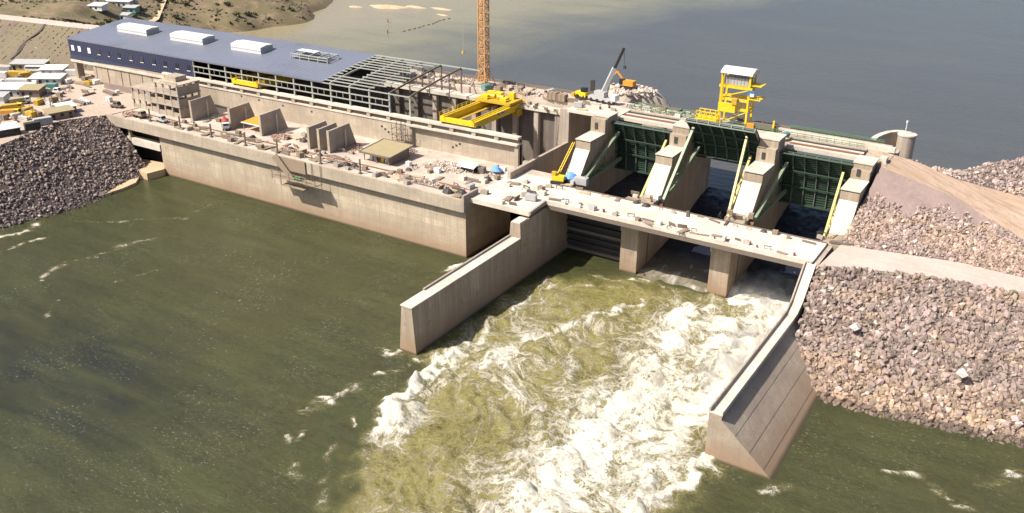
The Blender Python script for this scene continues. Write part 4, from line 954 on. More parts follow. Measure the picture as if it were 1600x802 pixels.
# ------------------------------------------------------------------ cranes and big plant
def lattice(b, base, h, wd, step, rt=.14):
    x, y, z = base; q = wd / 2
    c = [(x - q, y - q), (x + q, y - q), (x + q, y + q), (x - q, y + q)]
    for cx_, cy_ in c: b.bar((cx_, cy_, z), (cx_, cy_, z + h), rt * 1.6)
    n = int(h / step)
    for k in range(n):
        z0 = z + k * step; z1 = z0 + step
        for i in range(4):
            a, d = c[i], c[(i + 1) % 4]
            b.bar((*a, z0), (*d, z0), rt)
            b.bar((*a, z0), (*d, z1), rt) if (k + i) % 2 else b.bar((*d, z0), (*a, z1), rt)
tc = empty('tower_crane', (-54.5, 57.5, 32.6), 'tall orange lattice tower crane standing behind the open steel frame', 'crane')
b = MB(); lattice(b, (-54.5, 57.5, 34.5), 46, 2.7, 2.4, .24); b.build('mast', 'tower', tc)
b = MB(); b.box(-58, -51, 54.6, 60.6, 32.6, 33.5); b.build('ballast_base', 'conc', tc)
for sx, sy in ((-1, -1), (1, -1), (1, 1), (-1, 1)):
    b = MB(); b.bar((-54.5 + 3.2 * sx, 57.6 + 2.8 * sy, 33.3), (-54.5 + 1.2 * sx, 57.5 + 1.2 * sy, 39.5), .3); b.build('brace', 'tower', tc)
b = MB(); b.box(-53.1, -52.4, 56, 59, 44, 66); tcl = None
b = MB()
for k in range(34): b.bar((-53.0, 56.9, 35 + k), (-53.0, 57.9, 35 + k), .08)
b.bar((-53.0, 56.9, 34.5), (-53.0, 56.9, 70), .08); b.bar((-53.0, 57.9, 34.5), (-53.0, 57.9, 70), .08); b.build('ladder', 'steel', tc)
b = MB(); b.box(-56, -53, 56, 59, 80.5, 83); b.build('cab', 'white', tc)
b = MB(); v = 1.0
pts = [(-54.5 + 34 * t, 57.5 + 30 * t, 83) for t in (-.35, 1.2)]
b.bar(pts[0], pts[1], 1.2, 1.2); b.build('jib', 'tower', tc)
b = MB(); b.bar((-60.6, 57.5 - 4.4, 45.5), (-60.6, 57.5 - 4.4, 82), .06); b.bar((-60.2, 57.5 - 4.4, 45.5), (-60.2, 57.5 - 4.4, 82), .06); rp = b.build('hoist_rope', 'pale_steel', tc)
b = MB(); b.box(-60.8, -60.0, 52.8, 53.4, 44.6, 45.5); b.build('hook_block', 'yellow_d', rp)

def bridge_crane(x0, label, machinery=True, sc=1.):
    t = empty('bridge_crane', (x0 + 6, 36, 28.9), label, 'overhead crane', 'yellow overhead cranes of the powerhouse hall'); wd = 11
    yf, yr = 20.9, 51.5
    for k, x in enumerate((x0, x0 + wd)):
        b = PB(); b.prof(x - .75, x + .75, [(yf - .6, 29.7), (yf + 2.5, 29.2), (yf + 5, 28.7), (yr - 5, 28.7), (yr - 2.5, 29.5), (yr + .6, 31.0), (yr + .6, 31.6), (yf - .6, 31.6)]); g = b.build('girder', 'yellow', t)
        b = PB(); b.box(x - .2, x + .2, yf - .4, yr, 31.603, 31.85); b.build('rail', 'yellow_d', g)
        b = PB(); sx = 1 if k == 0 else -1; b.box(min(x + sx * .76, x + sx * 2.9), max(x + sx * .76, x + sx * 2.9), yf + .6, yr - .6, 29.3, 29.45); b.build('inner_platform', 'yellow_d', g)
        b = PB(); sx = -1 if k == 0 else 1
        xx = x + sx * 1.6
        for y in np.arange(yf, yr, 2.6): b.bar((xx, y, 31.3), (xx, y, 32.6), .08)
        b.bar((xx, yf, 32.6), (xx, yr, 32.6), .08); b.bar((xx, yf, 32.0), (xx, yr, 32.0), .06); b.box(min(xx, x + sx * .76), max(xx, x + sx * .76), yf, yr, 31.2, 31.3); b.build('walkway', 'yellow', g)
    for y in (yf, yr):
        b = PB(); b.box(x0 - 1.2, x0 + wd + 1.2, y - .55, y + .55, 29.7 if y == yf else 30.9, 31.2 if y == yf else 31.5); b.build('end_truck', 'yellow', t)
        for x in (x0 - .3, x0 + wd + .3):
            b = PB(); b.tube((x, y - .3, 29.4 if y == yf else 30.9), (x, y + .3, 29.4 if y == yf else 30.9), .45, 12); b.build('wheel', 'dark', t)
    if machinery:
        yt = 44.5
        tr = MB(SH); tr.box(x0 - 1.5, x0 + wd + 1.5, yt - 3, yt + 5.5, 31.86, 32.6); tr = tr.build('trolley', 'yellow_d', t)
        for (x, y, z, sx, sy, sz) in ((x0 + 1.5, yt - 1, 33.3, 2.5, 2.2, 1.4), (x0 + 5, yt + 2, 33.6, 3, 3, 2), (x0 + 9, yt - .5, 33.2, 2.2, 3, 1.2), (x0 + 9.5, yt + 3.6, 33.7, 2, 2, 2.1), (x0 + 1, yt + 3.6, 33.4, 2.4, 2, 1.6)):
            b = PB(); b.obox((x, y, z), (sx, sy, sz), .1); b.build('motor_box', 'yellow', tr)
        for x in (x0 + 3.5, x0 + 7):
            b = PB(); b.tube((x - 1.3, yt + .2, 33.5), (x + 1.3, yt + .2, 33.5), .8, 14); b.build('hoist_drum', 'yellow_d', tr)
        b = PB()
        for x in np.linspace(x0 - 1.3, x0 + wd + 1.3, 8): b.bar((x, yt - 2.8, 32.6), (x, yt - 2.8, 33.7), .08); b.bar((x, yt + 5.3, 32.6), (x, yt + 5.3, 33.7), .08)
        for y in (yt - 2.8, yt + 5.3): b.bar((x0 - 1.3, y, 33.7), (x0 + wd + 1.3, y, 33.7), .09)
        b.build('handrail', 'yellow', tr)
        b = PB(); b.box(x0 + wd + .76, x0 + wd + .85, 35.5, 39.5, 30.0, 31.4); sgn = b.build('sign', 'drum', t)
        b = PB(); b.box(x0 + wd + .853, x0 + wd + .87, 36.0, 37.4, 30.3, 31.1); b.box(x0 + wd + .853, x0 + wd + .87, 37.7, 39.2, 30.6, 30.9); b.build('marking', 'white', sgn)
        b = PB(); b.box(x0 + wd - .5, x0 + wd + 1.7, 46.5, 49.5, 27.0, 29.4); b.build('cab', 'yellow_d', t)
    return t
bridge_crane(-46.2, 'yellow overhead crane with twin girders spanning the roofless end of the hall')
bridge_crane(-142, 'yellow overhead crane glimpsed inside the roofed part of the hall', True)

# hoist tower on the crest
ht = empty('hoist_tower', (38.6, 59.5, 33.2), 'yellow steel hoist tower with white roof standing on the spillway crest', 'gantry tower')
x0, x1, y0, y1 = 34.9, 43.6, 57.6, 62.4
for x in (x0, x1):
    for y in (y0, y1):
        b = MB(); b.bar((x, y, 33.2), (x, y, 50.0), .55); b.build('leg', 'yellow', ht)
for z, e in ((38.6, .4), (41.5, .3), (45.4, .9)):
    b = MB(); 
    for y in (y0, y1): b.bar((x0 - e, y, z), (x1 + e, y, z), .5, .8)
    for x in (x0, x1): b.bar((x, y0, z), (x, y1, z), .5, .8)
    b.build('frame_ring', 'yellow', ht)
b = MB(); b.box(x0 - .2, x1 + .4, y0 - .2, y1 + .2, 45.81, 46.0); pf = b.build('platform', 'yellow_d', ht)
b = MB(); b.box(x1 - .5, x1 + 3.6, y0, y1, 46.4, 46.6); b.build('side_platform', 'yellow', ht)
b = MB(); b.box(x1 + .3, x1 + 3.8, y0 - .3, y1, 42.2, 42.5)
for x in np.linspace(x1 + .4, x1 + 3.7, 5): b.bar((x, y0 - .2, 42.5), (x, y0 - .2, 43.6), .1)
b.bar((x1 + .3, y0 - .2, 43.6), (x1 + 3.8, y0 - .2, 43.6), .1); b.build('side_platform', 'yellow', ht)
b = MB(); b.prof(x0 - .6, x1 + .8, [(y0 - 1.0, 49.6), (y0 - .9, 50.2), (y0 + 2, 51.2), (y1 - 1, 51.0), (y1 + .9, 50.0), (y1 + .9, 49.6)]); b.build('roof', 'white', ht)
b = MB(); b.box(x0 + .4, x1 - .5, y0 + .4, y1 - .4, 46.01, 48.2); b.build('winch_house', 'grey', ht)
for x in np.linspace(x0, x1, 9)[1:-1]:
    b = MB(); b.bar((x, y0, 46), (x, y0, 49.6), .09); b.build('post', 'steel', ht)
b = MB(); b.box(x0 - .3, x0 + 5.2, y0 - 1.2, y0 - .3, 37.6, 40.3); b.build('control_box', 'yellow', ht)
b = MB(); b.box(x0 + 4.0, x0 + 5.6, y0 - 1.6, y0 - .3, 40.31, 42.2); b.build('control_box', 'yellow_d', ht)
b = MB(); b.box(x1 - .3, x1 + 2.0, y0 - .7, y0 - .6, 43.7, 45.2); sgn = b.build('sign', 'drum', ht)
b = MB(); b.box(x1 + .5, x1 + 1.8, y0 - .72, y0 - .703, 43.3, 44.3); b.build('marking', 'white', sgn)
b = MB()
for k in range(18): b.bar((x0 - .2, y0 - .9, 33.5 + k * .65), (x0 + .7, y0 - .9, 33.5 + k * .65), .07)
b.bar((x0 - .2, y0 - .9, 33.2), (x0 - .2, y0 - .9, 50), .12); b.bar((x0 + .7, y0 - .9, 33.2), (x0 + .7, y0 - .9, 50), .12); b.build('ladder', 'yellow', ht)
for a in ((x0, y0, 33.4, x1, y0, 38.2), (x0, y0, 41.9, x1, y0, 45), (x1, y1, 33.4, x0, y1, 38.2)):
    b = MB(); b.bar(a[:3], a[3:], .28); b.build('brace', 'yellow', ht)
b = MB(); b.tube((38.8, 59, 35), (38.8, 61, 35), 1.1, 14); b.build('winch_drum', 'grey', ht)
yr_ = empty('guard_frame', (31, 58, 33.2), 'yellow railed platform just left of the hoist tower', 'guard rail')
b = MB()
for x in (27.5, 29.2, 31, 32.8, 34.3):
    b.bar((x, 56.8, 33.2), (x, 56.8, 36.6), .22); b.bar((x, 60, 33.2), (x, 60, 36.4), .22)
for y in (56.8, 60):
    for z in (34.4, 35.4, 36.5): b.bar((27.4, y, z), (34.4, y, z), .22)
b.box(27.4, 34.4, 56.5, 60.2, 33.9, 34.2); b.build('frame', 'yellow', yr_)
lb_ = empty('lifting_beam', (49, 58.5, 33.3), 'orange brown lifting beam lying right of the hoist tower', 'lifting beam')
b = MB(); b.obox((49, 58.6, 34.3), (9, 1.4, 1.6), .05); b.build('beam', 'brown_steel', lb_)
b = MB(); b.bar((52.4, 57.6, 33.3), (52.4, 57.6, 36.8), .5); b.build('post', 'yellow', lb_)
b = MB(); b.obox((45.2, 57.3, 34.2), (2.2, 1.6, 1.4), .3); b.build('block', 'orange', lb_)

# mobile crane on the crest
mc = empty('mobile_crane', (-7.5, 60, 33.2), 'mobile crane with grey telescopic boom raised, parked on the crest', 'mobile crane')
b = MB(); b.obox((-7.5, 59.8, 34.5), (10, 2.8, 1.1), -.15); b.build('carrier', 'grey', mc)
for k in range(4):
    for sy in (-1, 1):
        x = -11.3 + 2.5 * k; y = 59.8 - (x + 7.5) * .15 + sy * 1.3
        b = MB(); b.tube((x, y - .3, 33.85), (x, y + .3, 33.85), .65, 12); b.build('wheel', 'tyre', mc)
b = MB(); b.obox((-2.4, 59.0, 35.7), (1.9, 2.6, 2.0), -.15); b.build('cab', 'white', mc)
b = MB(); b.obox((-8.2, 60.2, 36.0), (4.2, 2.6, 1.8), -.15); b.build('upper_house', 'grey', mc)
p0 = Vector((-7.6, 60.5, 36.5)); p1 = Vector((-2.6, 64.5, 51.4)); dd = p1 - p0
b = MB(); b.bar(p0, p0 + dd * .55, 1.25, 1.4); bm1 = b.build('boom', 'grey', mc)
b = MB(); b.bar(p0 + dd * .55, p1, .8, .9); b.build('boom_tip', 'dark', bm1)
b = MB(); b.bar((-6.3, 61.2, 36.2), p0 + dd * .4, .45); b.build('ram', 'pale_steel', mc)
b = MB(); b.bar(p1, p1 + Vector((.5, .3, -6)), .08); b.box(p1.x + .1, p1.x + .9, p1.y, p1.y + .6, p1.z - 7, p1.z - 6); b.build('hook', 'dark', mc)
b = MB(); b.obox((-11.8, 60.7, 38.2), (1.3, 1.3, 3.6), .2); b.build('counterweight', 'dark', mc)
# pale rubble platform on the reservoir side, with an excavator on it
b = MB(); n = 44; cxm, cym = -4.0, 74.5
for i in range(12):
    t = i / 11
    for j in range(n):
        a = 2 * math.pi * j / n; wob = 1 + .13 * math.sin(3 * a + 1) + .08 * math.sin(8 * a) + .05 * math.sin(17 * a + 2)
        ex_ = max(0, t - .55) / .45; b.v.append((cxm + 14 * (.12 + .88 * t) * (1 + .7 * ex_) * wob * math.cos(a), cym + 6 * ex_ + 9.5 * (.12 + .88 * t) * (1 + .7 * ex_) * wob * math.sin(a), 35.6 - 1.2 * t - (27 * ex_ ** 1.3) + (.9 * math.sin(5 * a + 9 * t) + rng.uniform(-.45, .45)) * (.3 + t * .7)))
b.v.append((cxm, cym, 35.9)); top = len(b.v) - 1
for j in range(n): b.f.append((top, j, (j + 1) % n))
for i in range(11):
    for j in range(n): b.f.append((i * n + j, (i + 1) * n + j, (i + 1) * n + (j + 1) % n, i * n + (j + 1) % n))
o = b.build('rubble', 'rubble', None, True); tag(o, 'cream coloured rubble platform in the reservoir behind the mobile crane', None, None, 'stuff')
ex = empty('excavator', (-4.5, 73, 37.3), 'orange excavator on top of the cream rubble platform', 'excavator')
for s in (-1, 1):
    b = MB(); b.obox((-4.5, 73 + s * 1.2, 37.6), (4.4, .8, 1.0)); b.build('track', 'tyre', ex)
b = MB(); b.obox((-3.8, 73, 39.1), (3.8, 2.8, 1.7)); b.build('body', 'orange', ex)
b = MB(); b.obox((-6.4, 72.4, 39.4), (1.5, 1.4, 2.0)); b.build('cab', 'glass', ex)
b = MB(); b.bar((-6.0, 73.8, 39.2), (-9, 73.8, 42.4), .6); b.bar((-9, 73.8, 42.4), (-11.6, 73.8, 39.6), .5); b.build('arm', 'orange', ex)
b = MB(); b.obox((-11.8, 73.8, 39.0), (1.3, 1.2, 1.3), 0, .3); b.build('bucket', 'dark', ex)
ex.location.z -= 1.5
lo = empty('wheel_loader', (-15.5, 60.5, 33.2), 'yellow loader parked left of the mobile crane on the crest', 'loader')
b = MB(); b.obox((-15.5, 60.5, 34.9), (4.4, 2.4, 1.5), -.2); b.build('body', 'yellow', lo)
b = MB(); b.obox((-14.8, 60.4, 36.4), (1.8, 1.8, 1.5), -.2); b.build('cab', 'glass', lo)
for sx in (-1.4, 1.5):
    for sy in (-1.2, 1.2):
        b = MB(); b.tube((-15.5 + sx, 60.5 + sy - .3, 34.0), (-15.5 + sx, 60.5 + sy + .3, 34.0), .8, 12); b.build('wheel', 'tyre', lo)
b = MB(); b.obox((-18.6, 61.1, 34.2), (1.2, 2.8, 1.3), -.2); b.build('bucket', 'yellow_d', lo)

# drill rig at the foot of the first pier
dr = empty('drill_rig', (1.5, 15.5, 19.3), 'small yellow drill rig with slanted mast at the foot of the first pier', 'drill rig')
for s in (-1, 1):
    b = MB(); b.obox((1.2, 15.3 + s * 1.1, 19.8), (4.2, .7, .9), .25); b.build('track', 'tyre', dr)
b = MB(); b.obox((1.0, 15.4, 21.0), (3.6, 2.2, 1.4), .25); b.build('body', 'yellow', dr)
b = MB(); b.obox((-.4, 15.0, 22.2), (1.3, 1.4, 1.2), .25); b.build('cab', 'yellow_d', dr)
b = MB(); a0 = Vector((-1.0, 18, 20.2)); a1 = Vector((-.9, 28.0, 28.6))
for off in (-.35, .35): b.bar(a0 + Vector((off, 0, 0)), a1 + Vector((off, 0, 0)), .16)
for k in range(12):
    q = a0 + (a1 - a0) * (k / 12); q2 = a0 + (a1 - a0) * ((k + 1) / 12); b.bar(q + Vector((-.35, 0, 0)), q2 + Vector((.35, 0, 0)), .1)
b.build('mast', 'yellow', dr)
b = MB(); b.bar((-.6, 16.2, 21.4), (-1, 19.5, 21.6), .35); b.build('arm', 'yellow', dr)

# ------------------------------------------------------------------ unfinished control building
cbd = empty('control_building', (-165, 5, 18.8), 'unfinished grey concrete frame building of three storeys at the left of the deck', 'building')
def frame_block(x0, x1, y0, y1, floors, nb):
    for k, z in enumerate(floors):
        b = MB(); b.box(x0 - .3, x1 + .3, y0 - .3, y1 + .3, z - .35, z); b.build('floor_slab', 'conc' if k == len(floors) - 1 else 'grey_c', cbd)
    zz = [18.8] + list(floors)
    for i in range(len(floors)):
        for x in np.linspace(x0 + .3, x1 - .3, nb + 1):
            for y in (y0 + .3, y1 - .3):
                b = MB(); b.box(x - .3, x + .3, y - .3, y + .3, zz[i] + .003, floors[i] - .353); b.build('column', 'grey_c', cbd)
        for k in range(nb):
            xa = x0 + .6 + (x1 - x0 - .6) * k / nb; xb = x0 + (x1 - x0 - .6) * (k + 1) / nb
            h = (floors[i] - zz[i]) * (.42 + .12 * ((k + i) % 2))
            b = MB(); b.box(xa + .05, xb - .05, y0 + .1, y0 + .35, zz[i] + .003, zz[i] + h); b.build('infill_panel', 'conc' if (k + i) % 3 else 'grey_c', cbd)
        b = MB(); b.box(x1 - .25, x1 - .02, y0 + .65, y1 - .65, zz[i] + .003, floors[i] - .9 - .6 * (i % 2)); b.build('side_panel', 'grey_c', cbd)
frame_block(-180, -165.3, .5, 9, (22.8, 27.0), 4)
frame_block(-164.5, -151.8, -.2, 10, (23.2, 27.4, 31.4), 3)
b = MB(); b.box(-162, -156, 3, 8, 31.42, 33.2); b.build('roof_upstand', 'conc', cbd)
b = MB(); b.box(-164.5, -152, -.2, .15, 31.42, 32.1); b.build('parapet', 'conc', cbd)

# shed with tan roof, orange canopy, dark hut
sh_ = empty('site_shed', (-58.5, 6, 18.8), 'open fronted site shed with tan sheet roof on the powerhouse deck', 'shed')
for x in (-63.6, -58.6, -53.4):
    for y in (.8, 10.8):
        b = MB(); b.bar((x, y, 18.8), (x, y, 21.7), .25); b.build('post', 'timber', sh_)
b = MB(); b.box(-63.5, -53.2, 10.9, 11.1, 18.8, 21.7); b.build('back_wall', 'dark', sh_)
b = MB(); b.box(-53.25, -53.1, .9, 10.85, 18.8, 21.5); b.build('side_wall', 'brown_steel', sh_)
b = MB(); b.prof(-64.6, -52.2, [(-.4, 21.7), (12.2, 22.6), (12.2, 22.85), (-.4, 21.95)]); b.build('roof', 'tan_sheet', sh_)
b = MB(); b.bar((-64.6, -.5, 21.85), (-52.2, -.5, 21.85), .45, .5); b.bar((-64.7, -.4, 21.85), (-64.7, 12.2, 22.75), .4, .5); b.bar((-64.6, 12.3, 22.7), (-52.2, 12.3, 22.7), .4, .5); b.bar((-52.1, -.4, 21.8), (-52.1, 12.2, 22.7), .3, .4); b.build('roof_edge', 'brown_steel', sh_)
for k, x in enumerate((-62, -60.4, -57.4, -55.8)):
    b = MB(); b.obox((x, 2.6, 19.5), (1.0, .9, 1.4), .2 * k); o = b.build('crate', ('white', 'grey', 'yellow', 'white')[k])
    tag(o, ('white crate at the left end inside the tan roofed shed', 'grey crate beside the white one inside the tan roofed shed', 'yellow crate in the middle of the tan roofed shed', 'white crate at the right end inside the tan roofed shed')[k], 'crate', 'crates kept in the shed')
cn = empty('canopy', (-116.5, 6, 18.8), 'orange tarpaulin canopy on poles between two fin walls', 'canopy')
for x, y in ((-121.5, 2.6), (-112.6, 2.6), (-121.5, 9.5), (-112.6, 9.5)):
    b = MB(); b.bar((x, y, 18.8), (x, y, 21.9), .2); b.build('post', 'timber', cn)
b = MB(); b.add([(-122, 2.2, 21.9), (-112, 2.2, 21.9), (-112, 10.2, 22.4), (-122, 10.2, 22.4), (-117, 5.8, 22.0), (-122, 2.2, 21.75), (-112, 2.2, 21.75), (-112, 10.2, 22.25), (-122, 10.2, 22.25)], [(0, 1, 4), (1, 2, 4), (2, 3, 4), (3, 0, 4), (5, 8, 7, 6), (0, 5, 6, 1), (1, 6, 7, 2), (2, 7, 8, 3), (3, 8, 5, 0)]); b.build('tarpaulin', 'orange', cn)
b = MB(); b.bar((-122.1, 2.1, 21.8), (-112, 2.1, 21.8), .25, .3); b.build('edge_beam', 'white', cn)
hu = empty('dark_shelter', (-28.5, 11, 18.8), 'low dark shelter under a white tarpaulin near the hall corner', 'shelter')
for x, y in ((-31.5, 9), (-26.2, 9), (-31.5, 12.5), (-26.2, 12.5)):
    b = MB(); b.bar((x, y, 18.8), (x, y, 20.9), .18); b.build('post', 'timber', hu)
b = MB(); b.prof(-32.2, -25.6, [(8.4, 20.7), (11, 21.5), (13.2, 20.9), (13.2, 20.75), (11, 21.35), (8.4, 20.55)]); b.build('tarpaulin', 'white', hu)
b = MB(); b.box(-31.4, -26.3, 9.6, 12.4, 18.85, 20.3); b.build('stored_goods', 'dark', hu)
b = MB(); b.obox((-24.6, 11.6, 19.7), (2.0, 2.4, 1.8), .2); o = b.build('container_box', 'brown_steel'); tag(o, 'dark brown box standing right of the white tarpaulin shelter', 'box')

# ------------------------------------------------------------------ vehicles
def vehicle(kind, loc, rz, label, cabm, bodym, L=6.5, group=None, cat='truck'):
    t = empty(kind, (0, 0, 0), label, cat, group)
    W_ = 2.3 if kind != 'pickup' else 1.9; zc = 1.0 if kind != 'pickup' else .7
    b = MB(); b.box(-L / 2, L / 2, -W_ / 2 + .15, W_ / 2 - .15, zc - .35, zc); b.build('chassis', 'dark', t)
    if kind == 'flat_truck':
        b = MB(); b.prof(-0.01, 0, [(0, 0), (0, .01), (.01, 0)]); 
    cl = 2.1 if kind != 'pickup' else 2.4; x1 = L / 2 - (0 if kind != 'pickup' else 1.2)
    b = MB(); 
    prof = [(x1 - cl, zc + .003), (x1, zc + .003), (x1, zc + .95), (x1 - .45, zc + 1.75), (x1 - cl, zc + 1.75)] if kind != 'bus' else [(-L / 2, zc + .003), (L / 2, zc + .003), (L / 2, zc + 1.0), (L / 2 - .3, zc + 2.2), (-L / 2, zc + 2.2)]
    b.profx(-W_ / 2, W_ / 2, prof); cab = b.build('cab' if kind != 'bus' else 'body', cabm, t)
    b = MB()
    if kind == 'bus': b.box(-L / 2 + .4, L / 2 - .5, -W_ / 2 - .02, W_ / 2 + .02, zc + 1.15, zc + 1.85)
    else: b.box(x1 - cl + .35, x1 - .55, -W_ / 2 - .02, W_ / 2 + .02, zc + 1.0, zc + 1.6)
    b.build('side_window', 'glass', cab)
    b = MB(); xw = (x1 if kind != 'bus' else L / 2); dz = 0 if kind != 'bus' else .1
    b.add([(xw + .02, -W_ / 2 + .15, zc + 1.0 + dz), (xw + .02, W_ / 2 - .15, zc + 1.0 + dz), (xw - .40 + (.15 if kind == 'bus' else 0), W_ / 2 - .15, zc + 1.72 + dz * 3), (xw - .40 + (.15 if kind == 'bus' else 0), -W_ / 2 + .15, zc + 1.72 + dz * 3)], [(0, 1, 2, 3)]); b.build('windscreen', 'glass', cab)
    if kind == 'pickup':
        b = MB(); b.box(x1 + .003, L / 2, -W_ / 2, W_ / 2, zc, zc + .5); b.build('bonnet', cabm, t)
        b = MB(); b.box(-L / 2, x1 - cl - .003, -W_ / 2, W_ / 2, zc, zc + .5); b.build('tray', cabm, t)
    elif kind == 'tipper_truck':
        b = MB(); b.profx(-W_ / 2 - .1, W_ / 2 + .1, [(-L / 2 - .3, zc + .2), (x1 - cl - .2, zc + .2), (x1 - cl + .1, zc + 1.7), (-L / 2 - .5, zc + 1.4)]); b.build('tipper_body', bodym, t)
    elif kind == 'mixer_truck':
        b = MB(); b.tube((x1 - cl - .2, 0, zc + 1.1), (-1.0, 0, zc + 1.5), .9, 14, 1.25); b.tube((-1.0, 0, zc + 1.5), (-L / 2 - .2, 0, zc + 2.0), 1.25, 14, .55); b.build('drum', bodym, t)
    elif kind == 'flat_truck':
        b = MB(); b.box(-L / 2, x1 - cl - .1, -W_ / 2, W_ / 2, zc + .003, zc + .35); b.build('flat_bed', bodym, t)
    for x in ([-L / 2 + .9, x1 - .9] if kind in ('pickup', 'bus') else [-L / 2 + .9, -L / 2 + 2.1, x1 - 1.0]):
        for s in (-1, 1):
            rw = .48 if kind != 'pickup' else .38
            b = MB(); b.tube((x, s * (W_ / 2 - .02) - .15, rw), (x, s * (W_ / 2 - .02) + .15, rw), rw, 12); b.build('wheel', 'tyre', t)
    t.location = loc; t.rotation_euler = (0, 0, rz)
    return t
vehicle('mixer_truck', (-128.5, .4, 18.85), R(-38), 'red mixer truck with white cab parked between two fin walls', 'white', 'red', 7.5)
vehicle('pickup', (-154, -7.0, 18.85), R(-8), 'dusty grey pickup parked on the left deck end before the frame building', 'grey', 'grey', 5.3, None, 'pickup')
vehicle('flat_truck', (-166, -7.5, 18.85), R(-5), 'small brown flat truck on the deck left of the grey pickup', 'timber', 'timber', 6, None)

# posts along the deck edge
for i, (x, y) in enumerate(((-158.6, -8.6), (-141.5, -9.1), (-124.7, -9.6), (-107.4, -9.9), (-92.4, -9.8), (-72.9, -10.0), (-56.0, -10.2))):
    b = MB(); b.bar((x, y, 18.8), (x + .1, y, 23.6), .42); b.obox((x, y, 19.0), (1.0, 1.0, .4)); o = b.build('steel_post', 'brown_steel')
    tag(o, 'short dark steel post standing along the river edge of the deck', 'post', 'dark steel posts along the deck edge')
# hanging work platform on the river wall
hp = empty('hanging_scaffold', (-80, -14, 12), 'rickety timber work platform hanging on the river wall below the parapet', 'scaffold')
b = MB(); b.box(-90, -70, -16.0, -12.9, 13.2, 13.45); b.build('platform', 'timber', hp)
for k in range(6):
    x = -89.5 + 3.8 * k
    b = MB(); b.bar((x, -15.8, 11.0 if k in (1, 2) else 12.4), (x, -15.8, 15.6), .18); b.bar((x, -13.1, 13.2), (x, -12.9, 19.5), .15); b.build('hanger', 'brown_steel', hp)
b = MB(); b.bar((-90, -15.9, 14.6), (-70, -15.9, 14.4), .15); b.bar((-90, -15.9, 15.5), (-74, -15.9, 15.3), .12); b.build('rail', 'timber', hp)
b = MB(); b.box(-86, -76, -15.6, -13.3, 10.6, 10.8); b.build('platform', 'timber', hp)
b = MB(); b.add([(-91, -14.0, 18.8), (-88.6, -14.0, 20.4), (-82, -14.0, 13.6), (-84.4, -14.0, 13.2), (-91, -13.7, 18.8), (-88.6, -13.7, 20.4), (-82, -13.7, 13.6), (-84.4, -13.7, 13.2)], [(0, 1, 2, 3), (7, 6, 5, 4), (0, 4, 5, 1), (1, 5, 6, 2), (2, 6, 7, 3), (3, 7, 4, 0)]); b.build('formwork_panel', 'timber', hp)
b = MB(); b.box(-88.5, -77, -13.1, -12.7, 15.2, 19.4); b.build('formwork_panel', 'timber', hp)
b = MB(); b.obox((-79, -14.6, 14.0), (2.4, 1.3, 1.0), .2); b.build('netting', 'green_rail', hp)

# scaffold against the hall wall
sc_ = empty('wall_scaffold', (-62, 18, 18.8), 'tangled scaffold tower against the hall wall behind the shed', 'scaffold')
b = MB()
for x in (-64.5, -62.3, -60.6):
    for y in (16.5, 18.6): b.bar((x, y, 18.8), (x + rng.uniform(-.3, .3), y, 27.5 + rng.uniform(-1, 1.5)), .14)
for z in (21, 23.2, 25.4):
    for y in (16.5, 18.6): b.bar((-65, y, z), (-60, y, z + rng.uniform(-.3, .3)), .12)
    for x in (-64.5, -60.6): b.bar((x, 16, z), (x, 19, z), .12)
for k in range(8): b.bar((-65 + rng.random() * 4, 16.4, 19 + k), (-65 + rng.random() * 5, 18.6, 20.2 + k), .12)
b.build('tubes', 'brown_steel', sc_)
for z in (21.1, 23.4):
    b = MB(); b.box(-65, -60, 16.7, 18.4, z, z + .12); b.build('planks', 'timber', sc_)

# ------------------------------------------------------------------ small site clutter, every piece an object
def timber_stack(L=4.):
    b = MB(); r = rng
    for k in range(r.randint(4, 9)): b.obox((r.uniform(-.3, .3), -.9 + .32 * (k % 6) + r.uniform(-.05, .05), .1 + .2 * (k // 6) + r.uniform(0, .04)), (L * r.uniform(.7, 1.1), .25, .16), r.uniform(-.12, .12))
    b.obox((0, 0, .25), (L * .8, 1.0, .16), r.uniform(-.5, .5)); return b
def pipe_bundle(L=5.):
    b = MB()
    for k in range(7): 
        row = 0 if k < 4 else 1; y = (k if row == 0 else k - 4 + .5) * .32 - .5
        b.tube((-L / 2 + rng.uniform(-.3, .3), y, .17 + row * .28), (L / 2 + rng.uniform(-.3, .3), y, .17 + row * .28), .15, 8)
    return b
def conc_block(s=1.): b = MB(); b.prof(-.9 * s, .9 * s, [(-.6 * s, 0), (.6 * s, 0), (.52 * s, 1.0 * s), (-.52 * s, 1.0 * s)]); b.bar((-.2 * s, 0, s), (.2 * s, 0, s * 1.18), .12); return b
def crate():
    b = MB(); b.box(-.8, .8, -.6, .6, .1, 1.2)
    for x in (-.7, 0, .7): b.box(x - .09, x + .09, -.65, .65, .0, .1); b.box(x - .09, x + .09, -.66, -.603, .15, 1.2); b.box(x - .09, x + .09, -.65, .65, 1.203, 1.25)
    return b
def drum(): b = MB(); b.tube((0, 0, 0), (0, 0, .95), .34, 14); b.tube((0, 0, .3), (0, 0, .36), .37, 14); b.tube((0, 0, .6), (0, 0, .66), .37, 14); return b
def tank():
    b = MB(); b.tube((-1.4, 0, 1.0), (1.4, 0, 1.0), .9, 16)
    for x in (-1, 1): b.box(x - .15, x + .15, -.8, .8, 0, .5)
    return b
